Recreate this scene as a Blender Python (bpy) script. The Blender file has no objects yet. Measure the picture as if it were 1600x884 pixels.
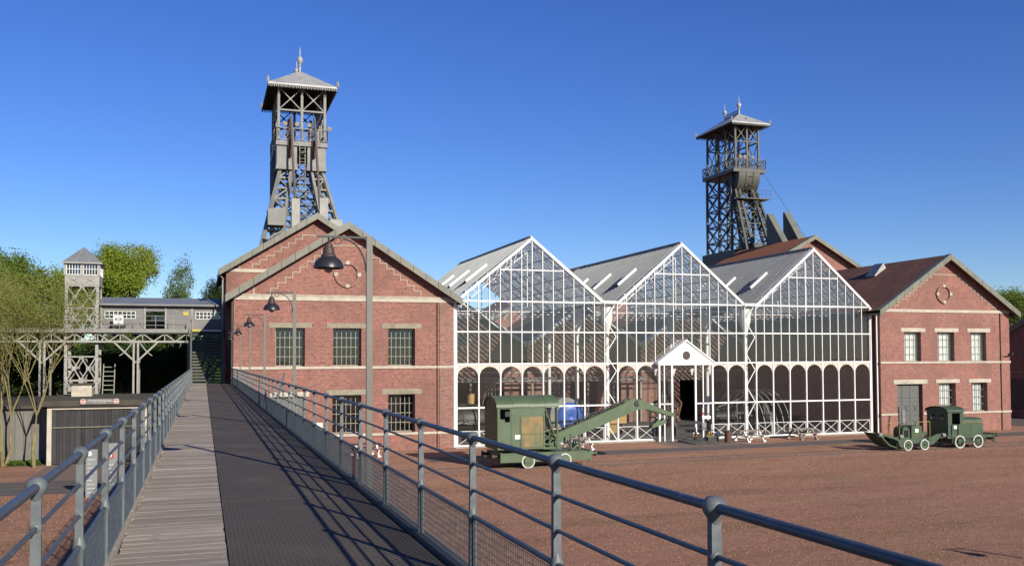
import bpy, math, random
import numpy as np
from mathutils import Vector, Matrix
SC = bpy.context.scene
COL = SC.collection
random.seed(7)
R = math.radians
# ------------------------------------------------------------------ camera, sky, sun
H = 5.70
cam = bpy.data.cameras.new('camera'); camo = bpy.data.objects.new('camera', cam); COL.objects.link(camo)
cam.sensor_width = 36.0; cam.lens = 1458.68 / 1600 * 36; cam.shift_y = 66.34 / 1600
cam.clip_start = 0.05; cam.clip_end = 3000
_y, _p, _r = .319389, .035575, -.0039674
_f = Vector((math.sin(_y)*math.cos(_p), math.cos(_y)*math.cos(_p), math.sin(_p)))
_rt = Vector((math.cos(_y), -math.sin(_y), 0)); _u = _rt.cross(_f)
_r2 = math.cos(_r)*_rt + math.sin(_r)*_u; _u2 = -math.sin(_r)*_rt + math.cos(_r)*_u
_m = Matrix((_r2, _u2, -_f)).transposed().to_4x4(); _m.translation = (0, 0, H)
camo.matrix_world = _m
SC.camera = camo
SUN_EL = 23.2
to_sun = Vector((.316*math.cos(R(SUN_EL)), -.949*math.cos(R(SUN_EL)), math.sin(R(SUN_EL))))
world = bpy.data.worlds.new('World'); SC.world = world; world.use_nodes = True
wn = world.node_tree.nodes; wl = world.node_tree.links; wn.clear()
sky = wn.new('ShaderNodeTexSky'); sky.sky_type = 'NISHITA'; sky.sun_disc = False
sky.sun_elevation = R(SUN_EL); sky.sun_rotation = R(161.6); sky.altitude = 0; sky.air_density = 1.0; sky.dust_density = 0.0; sky.ozone_density = 6.0
bg = wn.new('ShaderNodeBackground'); bg.inputs['Strength'].default_value = 0.0785
wo = wn.new('ShaderNodeOutputWorld'); hs = wn.new('ShaderNodeHueSaturation'); hs.inputs['Hue'].default_value = .520; hs.inputs['Saturation'].default_value = 1.15; hs.inputs['Value'].default_value = 1.11
wl.new(sky.outputs[0], hs.inputs['Color']); wl.new(hs.outputs[0], bg.inputs[0]); wl.new(bg.outputs[0], wo.inputs[0])
sl = bpy.data.lights.new('sun', 'SUN'); sl.energy = 4.9; sl.angle = R(.53); sl.color = (1, .92, .79)
so = bpy.data.objects.new('sun', sl); COL.objects.link(so); so.rotation_euler = (-to_sun).to_track_quat('-Z', 'Y').to_euler()
SC.render.engine = 'CYCLES'; SC.cycles.transparent_max_bounces = 40; SC.cycles.max_bounces = 10
SC.view_settings.view_transform = 'Standard'; SC.view_settings.look = 'None'; SC.view_settings.gamma = 1; SC.view_settings.exposure = 0.55

# ------------------------------------------------------------------ helpers
class MB:
    def __init__(s): s.v = []; s.f = []
    def add(s, vs, fs):
        o = len(s.v); s.v += [tuple(v) for v in vs]; s.f += [tuple(i+o for i in f) for f in fs]; return s
    def box(s, x0, x1, y0, y1, z0, z1):
        return s.add([(x0,y0,z0),(x1,y0,z0),(x1,y1,z0),(x0,y1,z0),(x0,y0,z1),(x1,y0,z1),(x1,y1,z1),(x0,y1,z1)],
                     [(3,2,1,0),(4,5,6,7),(0,1,5,4),(1,2,6,5),(2,3,7,6),(3,0,4,7)])
    def beam(s, p, q, w, h=None, up=(0,0,1)):
        h = w if h is None else h
        p = Vector(p); q = Vector(q); d = (q-p)
        if d.length < 1e-6: return s
        d.normalize(); u = Vector(up)
        if abs(d.dot(u)) > .98: u = Vector((0,1,0)) if abs(d.y) < .9 else Vector((1,0,0))
        a = d.cross(u).normalized()*w/2; b = a.cross(d).normalized()*h/2
        vs = [p-a-b, p+a-b, p+a+b, p-a+b, q-a-b, q+a-b, q+a+b, q-a+b]
        return s.add(vs, [(3,2,1,0),(4,5,6,7),(0,1,5,4),(1,2,6,5),(2,3,7,6),(3,0,4,7)])
    def tube(s, p, q, r, n=8, r2=None, caps=True):
        p = Vector(p); q = Vector(q); d = q-p
        if d.length < 1e-6: return s
        d.normalize(); u = Vector((0,0,1)) if abs(d.z) < .95 else Vector((1,0,0))
        a = d.cross(u).normalized(); b = a.cross(d); r2 = r if r2 is None else r2
        vs = []
        for c, rr in ((p, r), (q, r2)):
            for i in range(n):
                t = 2*math.pi*i/n; vs.append(c + a*math.cos(t)*rr + b*math.sin(t)*rr)
        fs = [(i, (i+1) % n, n+(i+1) % n, n+i) for i in range(n)]
        if caps: fs += [tuple(range(n-1, -1, -1)), tuple(range(n, 2*n))]
        return s.add(vs, fs)
    def path(s, pts, r, n=6):
        for a, b in zip(pts, pts[1:]): s.tube(a, b, r, n)
        return s
    def lathe(s, prof, c=(0,0,0), n=16, axis='z'):
        c = Vector(c); vs = []; m = len(prof)
        for i in range(n):
            t = 2*math.pi*i/n
            for r, z in prof:
                if axis == 'z': v = Vector((r*math.cos(t), r*math.sin(t), z))
                elif axis == 'y': v = Vector((r*math.cos(t), z, r*math.sin(t)))
                else: v = Vector((z, r*math.cos(t), r*math.sin(t)))
                vs.append(c+v)
        fs = []
        for i in range(n):
            j = (i+1) % n
            for k in range(m-1): fs.append((i*m+k, j*m+k, j*m+k+1, i*m+k+1))
        return s.add(vs, fs)
    def ball(s, c, r, n=10, sz=1):
        return s.lathe([(max(1e-4, r*math.sin(math.pi*k/6)), -r*sz*math.cos(math.pi*k/6)) for k in range(7)], c, n)
    def prism(s, pts, d):                      # polygon (3d points) pushed along d
        n = len(pts); d = Vector(d); vs = [Vector(p) for p in pts]; vs += [v+d for v in vs]
        fs = [tuple(range(n-1, -1, -1)), tuple(range(n, 2*n))] + [(i, (i+1) % n, n+(i+1) % n, n+i) for i in range(n)]
        return s.add(vs, fs)
    def quad(s, a, b, c, d): return s.add([a, b, c, d], [(0,1,2,3)])
    def ring(s, c, r, w, axis='y', n=20, t=.06, a0=0, a1=2*math.pi):   # flat ring, width w, thickness t along axis
        full = a1-a0 > 6.28; m = n if full else n+1; vs = []
        for i in range(m):
            an = a0+(a1-a0)*i/n
            for rr, o in ((r-w/2, -t/2), (r+w/2, -t/2), (r+w/2, t/2), (r-w/2, t/2)):
                x, z = rr*math.cos(an), rr*math.sin(an)
                vs.append((c[0]+x, c[1]+o, c[2]+z) if axis == 'y' else ((c[0]+o, c[1]+x, c[2]+z) if axis == 'x' else (c[0]+x, c[1]+z, c[2]+o)))
        fs = []
        for i in range(n):
            j = (i+1) % m
            for k in range(4): fs.append((i*4+k, j*4+k, j*4+(k+1) % 4, i*4+(k+1) % 4))
        if not full: fs += [(0,1,2,3), (n*4+3, n*4+2, n*4+1, n*4)]
        return s.add(vs, fs)
    def mesh(s, name, mat, smooth=False):
        me = bpy.data.meshes.new(name); me.from_pydata(s.v, [], s.f); me.materials.append(M[mat] if isinstance(mat, str) else mat)
        bm_fix(me)
        if smooth:
            me.polygons.foreach_set('use_smooth', [True]*len(me.polygons))
            try: me.set_sharp_from_angle(angle=R(38))
            except Exception: pass
        return me
    def build(s, name, mat, parent=None, world=True, smooth=False, kind=None):
        if world and parent is not None:
            o = ROOT.get(parent.name, Vector((0,0,0))); s.v = [(v[0]-o.x, v[1]-o.y, v[2]-o.z) for v in s.v]
        ob = bpy.data.objects.new(name, s.mesh(name, mat, smooth)); COL.objects.link(ob)
        if parent is not None:
            ob.parent = parent; ROOT[ob.name] = ROOT.get(parent.name, Vector((0,0,0))) if world else Vector((0,0,0))
        if kind: ob['kind'] = kind
        return ob
def bm_fix(me):
    import bmesh
    bm = bmesh.new(); bm.from_mesh(me); bmesh.ops.recalc_face_normals(bm, faces=bm.faces); bm.to_mesh(me); bm.free()
ROOT = {}
def tag(o, label, cat=None, group=None, kind=None):
    o['label'] = label
    if cat: o['category'] = cat
    if group: o['group'] = group
    if kind: o['kind'] = kind
    return o
def thing(name, label, cat, loc=(0,0,0), rz=0, group=None):
    e = bpy.data.objects.new(name, None); COL.objects.link(e); e.location = loc; e.rotation_euler = (0,0,rz); e.empty_display_size = .3
    ROOT[e.name] = Vector(loc); return tag(e, label, cat, group)
def struct(o): o['kind'] = 'structure'; return o
def inst(name, me, parent=None, loc=(0,0,0), rot=(0,0,0)):
    o = bpy.data.objects.new(name, me); COL.objects.link(o); o.location = loc; o.rotation_euler = rot
    if parent is not None: o.parent = parent
    return o
def copy_tree(o, parent=None):
    c = o.copy(); COL.objects.link(c); c.parent = parent
    for ch in list(o.children): copy_tree(ch, c)
    return c

# ------------------------------------------------------------------ materials
M = {}
def nodes(name):
    m = bpy.data.materials.new(name); m.use_nodes = True; nt = m.node_tree
    return m, nt, nt.nodes, nt.links, nt.nodes['Principled BSDF']
def mixc(nt, a, b, fac, mode='MIX'):
    n = nt.nodes.new('ShaderNodeMix'); n.data_type = 'RGBA'; n.blend_type = mode
    for sock, val in ((n.inputs[0], fac), (n.inputs[6], a), (n.inputs[7], b)):
        if hasattr(val, 'node'): nt.links.new(val, sock)
        elif isinstance(val, (int, float)): sock.default_value = val
        else: sock.default_value = (*val, 1)
    return n.outputs[2]
def noise(nt, scale, detail=4, rough=.6, vec=None):
    n = nt.nodes.new('ShaderNodeTexNoise'); n.inputs['Scale'].default_value = scale; n.inputs['Detail'].default_value = detail; n.inputs['Roughness'].default_value = rough
    if vec is None:
        g = nt.nodes.new('ShaderNodeNewGeometry'); vec = g.outputs['Position']
    nt.links.new(vec, n.inputs['Vector']); return n.outputs['Fac']
def ramp(nt, fac, lo, hi):
    n = nt.nodes.new('ShaderNodeMapRange'); n.inputs[1].default_value = lo; n.inputs[2].default_value = hi
    nt.links.new(fac, n.inputs[0]); return n.outputs[0]
def bump(nt, fac, strength, dist, bs):
    n = nt.nodes.new('ShaderNodeBump'); n.inputs['Strength'].default_value = strength; n.inputs['Distance'].default_value = dist
    nt.links.new(fac, n.inputs['Height']); nt.links.new(n.outputs[0], bs.inputs['Normal'])
def mapping(nt, scale, rot=(0,0,0)):
    g = nt.nodes.new('ShaderNodeNewGeometry'); mp = nt.nodes.new('ShaderNodeMapping'); mp.inputs['Scale'].default_value = scale; mp.inputs['Rotation'].default_value = rot
    nt.links.new(g.outputs['Position'], mp.inputs[0]); return mp.outputs[0]
def plain(name, c1, c2=None, rough=.7, scale=3., metal=0., lohi=(.35, .68), stain=None, bumpn=None, rnd=0., spec=.4):
    m, nt, n, l, bs = nodes(name); c2 = c2 or tuple(x*.72 for x in c1)
    k = .86 if name.startswith('white') or name == 'curtain' else .72
    c1 = tuple(x*k for x in c1); c2 = tuple(x*k for x in c2)
    if stain: stain = (tuple(x*k for x in stain[0]), *stain[1:])
    col = mixc(nt, c1, c2, ramp(nt, noise(nt, scale, 6), *lohi))
    if stain:                                  # (colour, scale, lo, hi, stretch)
        col = mixc(nt, col, stain[0], ramp(nt, noise(nt, 1, 6, .65, mapping(nt, (stain[1], stain[1], stain[1]*stain[4]))), stain[2], stain[3]))
    if rnd:
        oi = nt.nodes.new('ShaderNodeObjectInfo'); hv = nt.nodes.new('ShaderNodeHueSaturation')
        mr = nt.nodes.new('ShaderNodeMapRange'); mr.inputs[3].default_value = 1-rnd; mr.inputs[4].default_value = 1+rnd
        l.new(oi.outputs['Random'], mr.inputs[0]); l.new(mr.outputs[0], hv.inputs['Value']); l.new(col, hv.inputs['Color']); col = hv.outputs[0]
    l.new(col, bs.inputs['Base Color']); bs.inputs['Roughness'].default_value = rough; bs.inputs['Metallic'].default_value = metal
    bs.inputs['Specular IOR Level'].default_value = spec
    if bumpn: bump(nt, noise(nt, bumpn[0], 5), bumpn[1], bumpn[2], bs)
    M[name] = m; return m
def brickmat(name, c1, c2, mortar, dirt):
    m, nt, n, l, bs = nodes(name)
    g = n.new('ShaderNodeNewGeometry'); sp = n.new('ShaderNodeSeparateXYZ'); l.new(g.outputs['Position'], sp.inputs[0])
    ad = n.new('ShaderNodeMath'); l.new(sp.outputs[0], ad.inputs[0]); l.new(sp.outputs[1], ad.inputs[1])
    cb = n.new('ShaderNodeCombineXYZ'); l.new(ad.outputs[0], cb.inputs[0]); l.new(sp.outputs[2], cb.inputs[1])
    b = n.new('ShaderNodeTexBrick'); l.new(cb.outputs[0], b.inputs['Vector']); b.inputs['Scale'].default_value = 1
    b.inputs['Brick Width'].default_value = .25; b.inputs['Row Height'].default_value = .08; b.inputs['Mortar Size'].default_value = .009; b.inputs['Mortar Smooth'].default_value = .2
    b.inputs['Bias'].default_value = -.1; b.offset = .5
    b.inputs['Color1'].default_value = (*c1, 1); b.inputs['Color2'].default_value = (*c2, 1); b.inputs['Mortar'].default_value = (*mortar, 1)
    col = b.outputs['Color']
    # single darker burnt bricks: cell-like noise stretched along the courses
    col = mixc(nt, col, tuple(x*.40 for x in c2), ramp(nt, noise(nt, 1, 2, .6, mapping(nt, (5., 5., 22.))), .54, .68))
    col = mixc(nt, col, mortar, ramp(nt, noise(nt, 1, 1, .5, mapping(nt, (7.5, 7.5, 24.))), .62, .78))
    col = mixc(nt, col, dirt, ramp(nt, noise(nt, .35, 7, .7), .45, .72)); col = mixc(nt, col, tuple(min(1,x*1.25) for x in c1), ramp(nt, noise(nt, .9, 6, .7), .56, .8))
    col = mixc(nt, col, (.095,.062,.05), ramp(nt, noise(nt, 1, 6, .65, mapping(nt, (.8,.8,.16))), .60, .82))
    l.new(col, bs.inputs['Base Color']); bs.inputs['Roughness'].default_value = .88
    bump(nt, b.outputs['Fac'], -.5, .012, bs); M[name] = m
brickmat('brick', (0.248,0.086,0.066), (0.144,0.045,0.035), (0.317,0.223,0.176), (0.144,0.072,0.054))
brickmat('brick_old', (0.248,0.104,0.079), (0.166,0.061,0.047), (0.302,0.238,0.194), (0.144,0.086,0.065))
plain('stone', (.60,.55,.45), (.46,.41,.33), .85, 2.5, stain=((.28,.25,.20), .8, .55, .8, 2.5))
plain('lintel', (.36,.32,.23), (.26,.235,.17), .85, 3, stain=((.17,.15,.11), 1.2, .55, .8, 1))
plain('verge_metal', (.215,.215,.165), (.165,.165,.13), .55, 1.5, metal=.0, rnd=.10, stain=((.12,.12,.10), 1.2, .6, .85, 1))
plain('white_paint', (.80,.79,.75), (.68,.66,.61), .45, 1.2, stain=((.36,.27,.18), 1.1, .68, .86, .5))
plain('white_bright', (.84,.83,.80), (.78,.77,.74), .4, 1.)
plain('rusty_white', (.70,.66,.58), (.58,.52,.42), .6, 1.5, stain=((.42,.20,.07), 1.6, .52, .72, 1))
plain('cream_frame', (.36,.345,.27), (.28,.27,.21), .55, 4)
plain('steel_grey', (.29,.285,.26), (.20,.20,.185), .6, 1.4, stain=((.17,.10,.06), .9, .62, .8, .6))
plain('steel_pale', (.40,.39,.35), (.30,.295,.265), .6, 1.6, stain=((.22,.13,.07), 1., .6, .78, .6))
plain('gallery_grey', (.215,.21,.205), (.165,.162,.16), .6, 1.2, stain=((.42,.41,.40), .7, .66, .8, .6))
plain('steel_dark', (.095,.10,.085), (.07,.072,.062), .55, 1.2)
plain('steel_olive', (.20,.205,.165), (.15,.155,.125), .55, 1.2, stain=((.10,.09,.07), .8, .6, .8, .5))
plain('steel_olive2', (.10,.104,.083), (.075,.078,.063), .55, 1.2, stain=((.08,.07,.055), .8, .6, .8, .5))
plain('stone_dull', (.47,.38,.30), (.36,.28,.22), .9, 3)
plain('rust', (.17,.085,.05), (.10,.05,.033), .8, 2.5)
plain('rust_dark', (.075,.045,.038), (.05,.03,.026), .6, 6)
plain('zinc', (.50,.505,.49), (.36,.365,.35), .55, 1.1, metal=.25, stain=((.20,.15,.11), .5, .66, .85, .5))
plain('zinc_grey', (.26,.28,.29), (.21,.225,.235), .45, 1.0, metal=.2)
plain('eaves_shade', (.05,.045,.04), (.03,.028,.025), .9, 2)  # near-black that carries the shade under the headframe roofs
plain('rail_paint', (.085,.105,.125), (.055,.070,.088), .42, 9, stain=((.15,.165,.16), 6., .60, .72, .5), bumpn=(60, .12, .004))
plain('rail_worn', (.155,.175,.175), (.085,.105,.118), .5, 11, stain=((.17,.07,.035), 8, .66, .74, .6), bumpn=(70,.15,.004))
plain('kerb_steel', (.06,.065,.07), (.045,.05,.052), .6, 5)
plain('concrete', (.40,.37,.31), (.30,.28,.24), .9, 1.5, stain=((.2,.18,.15), .7, .55, .8, 1))
plain('concrete_floor', (.20,.185,.17), (.14,.13,.12), .8, .8)
plain('lamp_post', (.175,.165,.135), (.145,.14,.115), .5, 2)
plain('lamp_black', (.020,.022,.026), (.03,.03,.034), .38, 12)
plain('door_grey', (.135,.14,.13), (.11,.115,.105), .55, 2)
plain('door_line', (.04,.04,.038), None, .7, 2)
plain('green_paint', (.100,.150,.075), (.075,.118,.058), .5, 1.6, stain=((.12,.085,.035), 1.5, .55, .74, .30), bumpn=(30, .08, .004))
plain('green_loco', (.062,.108,.056), (.046,.082,.044), .5, 2.2, stain=((.035,.035,.025), 2.2, .54, .74, .35))
plain('rust_panel', (.31,.20,.075), (.20,.165,.075), .65, 2.6, lohi=(.40,.60), stain=((.11,.15,.075), 5., .46, .60, .12))
plain('dark_void', (.012,.012,.012), (.008,.008,.008), .9, 3)
plain('black_oil', (.030,.028,.026), (.05,.045,.04), .5, 3)
plain('tyre_white', (.74,.73,.67), (.5,.49,.43), .5, 6)
plain('yellow_paint', (.62,.50,.06), (.5,.40,.05), .5, 4)
plain('ochre_rail', (.40,.30,.07), (.30,.21,.05), .6, 8)
plain('red_paint', (.50,.05,.03), (.38,.04,.03), .5, 4)
plain('blue_paint', (.03,.13,.50), (.025,.10,.40), .4, 3)
plain('wood_bench', (.34,.29,.235), (.26,.22,.18), .8, 6)
plain('wood_yellow', (.5,.34,.12), (.4,.26,.1), .7, 4)
plain('bin_rust', (.13,.06,.035), (.09,.042,.028), .7, 6)
plain('sign_grey', (.23,.24,.245), (.20,.21,.215), .5, 2)
plain('letter_white', (.55,.55,.55), (.5,.5,.5), .5, 2)
plain('hut_cladding', (.19,.185,.165), (.145,.14,.125), .8, 1.2, rnd=.1, stain=((.09,.085,.075), .8, .55, .8, .3))
plain('hut_slat', (.022,.022,.024), (.035,.034,.035), .7, 2.5, rnd=.35, stain=((.09,.085,.08), 3., .64, .8, .15))
plain('roof_felt', (.085,.075,.06), (.055,.05,.04), .95, .8, stain=((.10,.10,.05), .7, .5, .75, 1))
plain('trunk_yellow', (.27,.23,.10), (.18,.15,.08), .9, 5, stain=((.33,.29,.07), 2.5, .5, .7, .5))
plain('trunk_grey', (.16,.13,.10), (.10,.085,.065), .9, 4)
plain('trunk_birch', (.50,.48,.44), (.2,.18,.16), .8, 3)
plain('jacket', (.02,.028,.05), (.015,.02,.04), .8, 8)
plain('jeans', (.04,.06,.11), (.03,.045,.085), .85, 12)
plain('skin', (.50,.30,.21), (.44,.25,.17), .5, 8)
plain('hair', (.03,.02,.014), (.02,.014,.01), .6, 20)
plain('curtain', (.80,.84,.80), (.70,.74,.70), .8, 3)
def ground_mat():
    m, nt, n, l, bs = nodes('shale')
    c = mixc(nt, (0.50,0.265,0.172), (0.37,0.19,0.12), ramp(nt, noise(nt, 9, 6, .85), .38, .62))
    c = mixc(nt, c, (0.133,0.066,0.043), ramp(nt, noise(nt, 24, 3, .8), .55, .66))
    c = mixc(nt, c, (0.515,0.328,0.242), ramp(nt, noise(nt, 19, 3, .8, mapping(nt, (1,1,1), (.4,.2,.9))), .60, .70))
    c = mixc(nt, c, (0.156,0.078,0.051), ramp(nt, noise(nt, 4.2, 5, .8), .54, .66))
    c = mixc(nt, c, (0.530,0.328,0.234), ramp(nt, noise(nt, 3.6, 5, .8, mapping(nt, (1,1,1), (.1,.5,1.3))), .57, .70))
    c = mixc(nt, c, (0.468,0.269,0.176), ramp(nt, noise(nt, .16, 6, .65, mapping(nt, (.5,1.7,1))), .46, .68))
    c = mixc(nt, c, (0.226,0.133,0.082), ramp(nt, noise(nt, .22, 7, .7, mapping(nt, (.6,2.0,1), (0,0,.2))), .50, .74))
    pass
    gm = n.new('ShaderNodeMath'); gm.operation = 'MULTIPLY'
    l.new(ramp(nt, noise(nt, .13, 5, .62, mapping(nt, (1,2.2,1))), .52, .68), gm.inputs[0]); l.new(ramp(nt, noise(nt, 4, 5, .75), .40, .66), gm.inputs[1])
    c = mixc(nt, c, (0.191,0.172,0.055), gm.outputs[0])
    l.new(c, bs.inputs['Base Color']); bs.inputs['Roughness'].default_value = .95; bs.inputs['Specular IOR Level'].default_value = .15
    ad = n.new('ShaderNodeMath'); l.new(noise(nt, 14, 6, .85), ad.inputs[0]); l.new(noise(nt, 2.5, 4), ad.inputs[1])
    bump(nt, ad.outputs[0], 1.0, .12, bs); M['shale'] = m
ground_mat()
plain('asphalt', (.15,.125,.11), (.11,.092,.082), .9, 6, stain=((.20,.13,.10), .6, .5, .75, 1), bumpn=(50, .4, .02))
plain('slab', (.24,.17,.14), (.19,.135,.11), .9, 2)
plain('grass_ground', (.085,.115,.03), (.05,.075,.02), .95, 4, bumpn=(14, .8, .1))
plain('paint_white_line', (.55,.47,.42), (.40,.33,.29), .9, 4)
def plank_mat():
    m, nt, n, l, bs = nodes('plank')
    grain = noise(nt, 1, 8, .7, mapping(nt, (3., 38., 5.)))
    c = mixc(nt, (0.327,0.270,0.201), (0.198,0.156,0.114), ramp(nt, grain, .35, .7))
    c = mixc(nt, c, (0.410,0.350,0.274), ramp(nt, noise(nt, 1, 4, .6, mapping(nt, (.9,7.,1))), .55, .75))
    c = mixc(nt, c, (0.053,0.042,0.034), ramp(nt, noise(nt, 1, 3, .6, mapping(nt, (6.,55.,1))), .66, .74))
    oi = n.new('ShaderNodeObjectInfo'); hv = n.new('ShaderNodeHueSaturation'); mr = n.new('ShaderNodeMapRange'); mr.inputs[3].default_value = .80; mr.inputs[4].default_value = 1.16
    hv.inputs['Saturation'].default_value = .8
    l.new(oi.outputs['Random'], mr.inputs[0]); l.new(mr.outputs[0], hv.inputs['Value']); l.new(c, hv.inputs['Color'])
    l.new(hv.outputs[0], bs.inputs['Base Color']); bs.inputs['Roughness'].default_value = .85; bs.inputs['Specular IOR Level'].default_value = .2
    bump(nt, grain, .5, .01, bs); M['plank'] = m
plank_mat()
def mat_rubber():
    m, nt, n, l, bs = nodes('grip_mat')
    def wave(scale, rz):
        w = n.new('ShaderNodeTexWave'); w.wave_type = 'BANDS'; w.bands_direction = 'X'; w.inputs['Scale'].default_value = scale; w.inputs['Distortion'].default_value = 0
        l.new(mapping(nt, (1,1,1), (0,0,rz)), w.inputs['Vector']); return w.outputs['Fac']
    a = wave(6.2, math.pi/4); b = wave(6.2, -math.pi/4)
    mx = n.new('ShaderNodeMath'); mx.operation = 'MAXIMUM'; l.new(a, mx.inputs[0]); l.new(b, mx.inputs[1])
    c = mixc(nt, (.045,.038,.032), (.105,.090,.076), ramp(nt, mx.outputs[0], .55, .98))
    c = mixc(nt, c, (0.111,0.095,0.078), ramp(nt, noise(nt, 1.2, 6, .65), .5, .8))
    c = mixc(nt, c, (0.119,0.111,0.102), ramp(nt, noise(nt, 1, 4, .6, mapping(nt, (26,.6,1))), .66, .8))
    l.new(c, bs.inputs['Base Color']); bs.inputs['Roughness'].default_value = .8; bs.inputs['Specular IOR Level'].default_value = .12
    bump(nt, mx.outputs[0], .5, .010, bs); M['grip_mat'] = m
mat_rubber()
def tile_mat(name, c1, c2, c3):
    m, nt, n, l, bs = nodes(name)
    def wave(sc, d):
        w = n.new('ShaderNodeTexWave'); w.bands_direction = d; w.inputs['Scale'].default_value = sc; w.inputs['Distortion'].default_value = .6; w.inputs['Detail'].default_value = 1
        l.new(mapping(nt, (1,1,1)), w.inputs['Vector']); return w.outputs['Fac']
    a, b = wave(1.35, 'Y'), wave(1.5, 'Z')
    c = mixc(nt, c1, c2, ramp(nt, noise(nt, 2.2, 5, .7), .35, .68))
    c = mixc(nt, c, c3, ramp(nt, noise(nt, .5, 6, .65), .5, .75))
    c = mixc(nt, c, tuple(x*.45 for x in c2), ramp(nt, b, .80, .98))
    l.new(c, bs.inputs['Base Color']); bs.inputs['Roughness'].default_value = .85
    ad = n.new('ShaderNodeMath'); l.new(a, ad.inputs[0]); l.new(b, ad.inputs[1]); bump(nt, ad.outputs[0], .7, .05, bs); M[name] = m
tile_mat('tile_brown', (.20,.078,.044), (.12,.048,.032), (.27,.115,.055))
tile_mat('tile_orange', (.36,.125,.045), (.27,.09,.033), (.22,.085,.04))
def glass_mat(name, tint, refl, rough=0.0, haze=None):
    m = bpy.data.materials.new(name); m.use_nodes = True; nt = m.node_tree; n = nt.nodes; l = nt.links; n.clear()
    out = n.new('ShaderNodeOutputMaterial'); tr = n.new('ShaderNodeBsdfTransparent'); tr.inputs[0].default_value = (*tint, 1)
    gl = n.new('ShaderNodeBsdfGlossy'); gl.inputs['Roughness'].default_value = rough; gl.inputs[0].default_value = (.95,.97,1,1)
    ge = n.new('ShaderNodeNewGeometry'); dt = n.new('ShaderNodeVectorMath'); dt.operation = 'DOT_PRODUCT'; l.new(ge.outputs['Normal'], dt.inputs[0]); l.new(ge.outputs['Incoming'], dt.inputs[1])
    def mth(op, a, b=None):
        q = n.new('ShaderNodeMath'); q.operation = op
        for k, v in enumerate((a, b)):
            if v is None: continue
            if hasattr(v, 'node'): l.new(v, q.inputs[k])
            else: q.inputs[k].default_value = v
        return q.outputs[0]
    f0 = ((refl-1)/(refl+1))**2*1.9                                  # both faces of a thin pane
    lw = type('o', (), {})(); lw.outputs = [mth('ADD', mth('MULTIPLY', mth('POWER', mth('SUBTRACT', 1.0, mth('ABSOLUTE', dt.outputs['Value'])), 5.0), 1-f0), f0)]
    bp = n.new('ShaderNodeBump'); bp.inputs['Strength'].default_value = .06; bp.inputs['Distance'].default_value = .02; l.new(noise(nt, 1.6, 2), bp.inputs['Height']); l.new(bp.outputs[0], gl.inputs['Normal'])
    mx = n.new('ShaderNodeMixShader'); l.new(lw.outputs[0], mx.inputs[0]); l.new(tr.outputs[0], mx.inputs[1]); l.new(gl.outputs[0], mx.inputs[2])
    res = mx.outputs[0]
    if haze:
        df = n.new('ShaderNodeBsdfDiffuse'); l.new(mixc(nt, haze[0], tuple(x*.6 for x in haze[0]), ramp(nt, noise(nt, .9, 6, .7), .4, .7)), df.inputs[0])
        tl = n.new('ShaderNodeBsdfTranslucent'); tl.inputs[0].default_value = (*haze[2], 1) if len(haze) > 2 else (*haze[0], 1)
        m2 = n.new('ShaderNodeMixShader'); m2.inputs[0].default_value = .6; l.new(df.outputs[0], m2.inputs[1]); l.new(tl.outputs[0], m2.inputs[2])
        m3 = n.new('ShaderNodeMixShader'); m3.inputs[0].default_value = haze[1]; l.new(res, m3.inputs[1]); l.new(m2.outputs[0], m3.inputs[2]); res = m3.outputs[0]
    l.new(res, out.inputs[0]); M[name] = m
glass_mat('glass', (.94,.96,.96), 1.45, 0, ((.42,.42,.41), .04))
glass_mat('window_glass', (.32,.34,.34), 1.5, 0, ((.25,.26,.26), .04))
glass_mat('roof_glass', (.94,.96,.97), 1.45, .05, ((.30,.30,.29), .05, (.80,.82,.82)))
glass_mat('roof_sheet', (.92,.95,.96), 1.45, .15, ((.31,.305,.29), .90, (.86,.87,.86)))
def leaf_mat(name, c1, c2, tr=.35):
    m = bpy.data.materials.new(name); m.use_nodes = True; nt = m.node_tree; n = nt.nodes; l = nt.links; n.clear()
    out = n.new('ShaderNodeOutputMaterial'); d = n.new('ShaderNodeBsdfDiffuse'); t = n.new('ShaderNodeBsdfTranslucent')
    c = mixc(nt, c1, c2, ramp(nt, noise(nt, .9, 5, .7), .35, .65)); c = mixc(nt, c, tuple(x*.55 for x in c1), ramp(nt, noise(nt, 7, 2, .7), .55, .75))
    l.new(c, d.inputs[0]); l.new(c, t.inputs[0]); mx = n.new('ShaderNodeMixShader'); mx.inputs[0].default_value = tr
    l.new(d.outputs[0], mx.inputs[1]); l.new(t.outputs[0], mx.inputs[2]); l.new(mx.outputs[0], out.inputs[0]); M[name] = m
leaf_mat('leaf_willow', (0.314,0.380,0.053), (0.237,0.304,0.048), .5)
leaf_mat('leaf_birch', (0.200,0.275,0.095), (0.152,0.219,0.076), .5)
leaf_mat('leaf_dark', (.055,.095,.03), (.04,.065,.024), .4)  # also carries the shade of the trees seen under the gangway
leaf_mat('leaf_mid', (0.209,0.285,0.057), (0.152,0.219,0.043), .5)
leaf_mat('leaf_olive', (0.285,0.323,0.081), (0.209,0.247,0.057), .5)
leaf_mat('leaf_grass', (0.084,0.129,0.023), (0.061,0.099,0.019))
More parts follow.
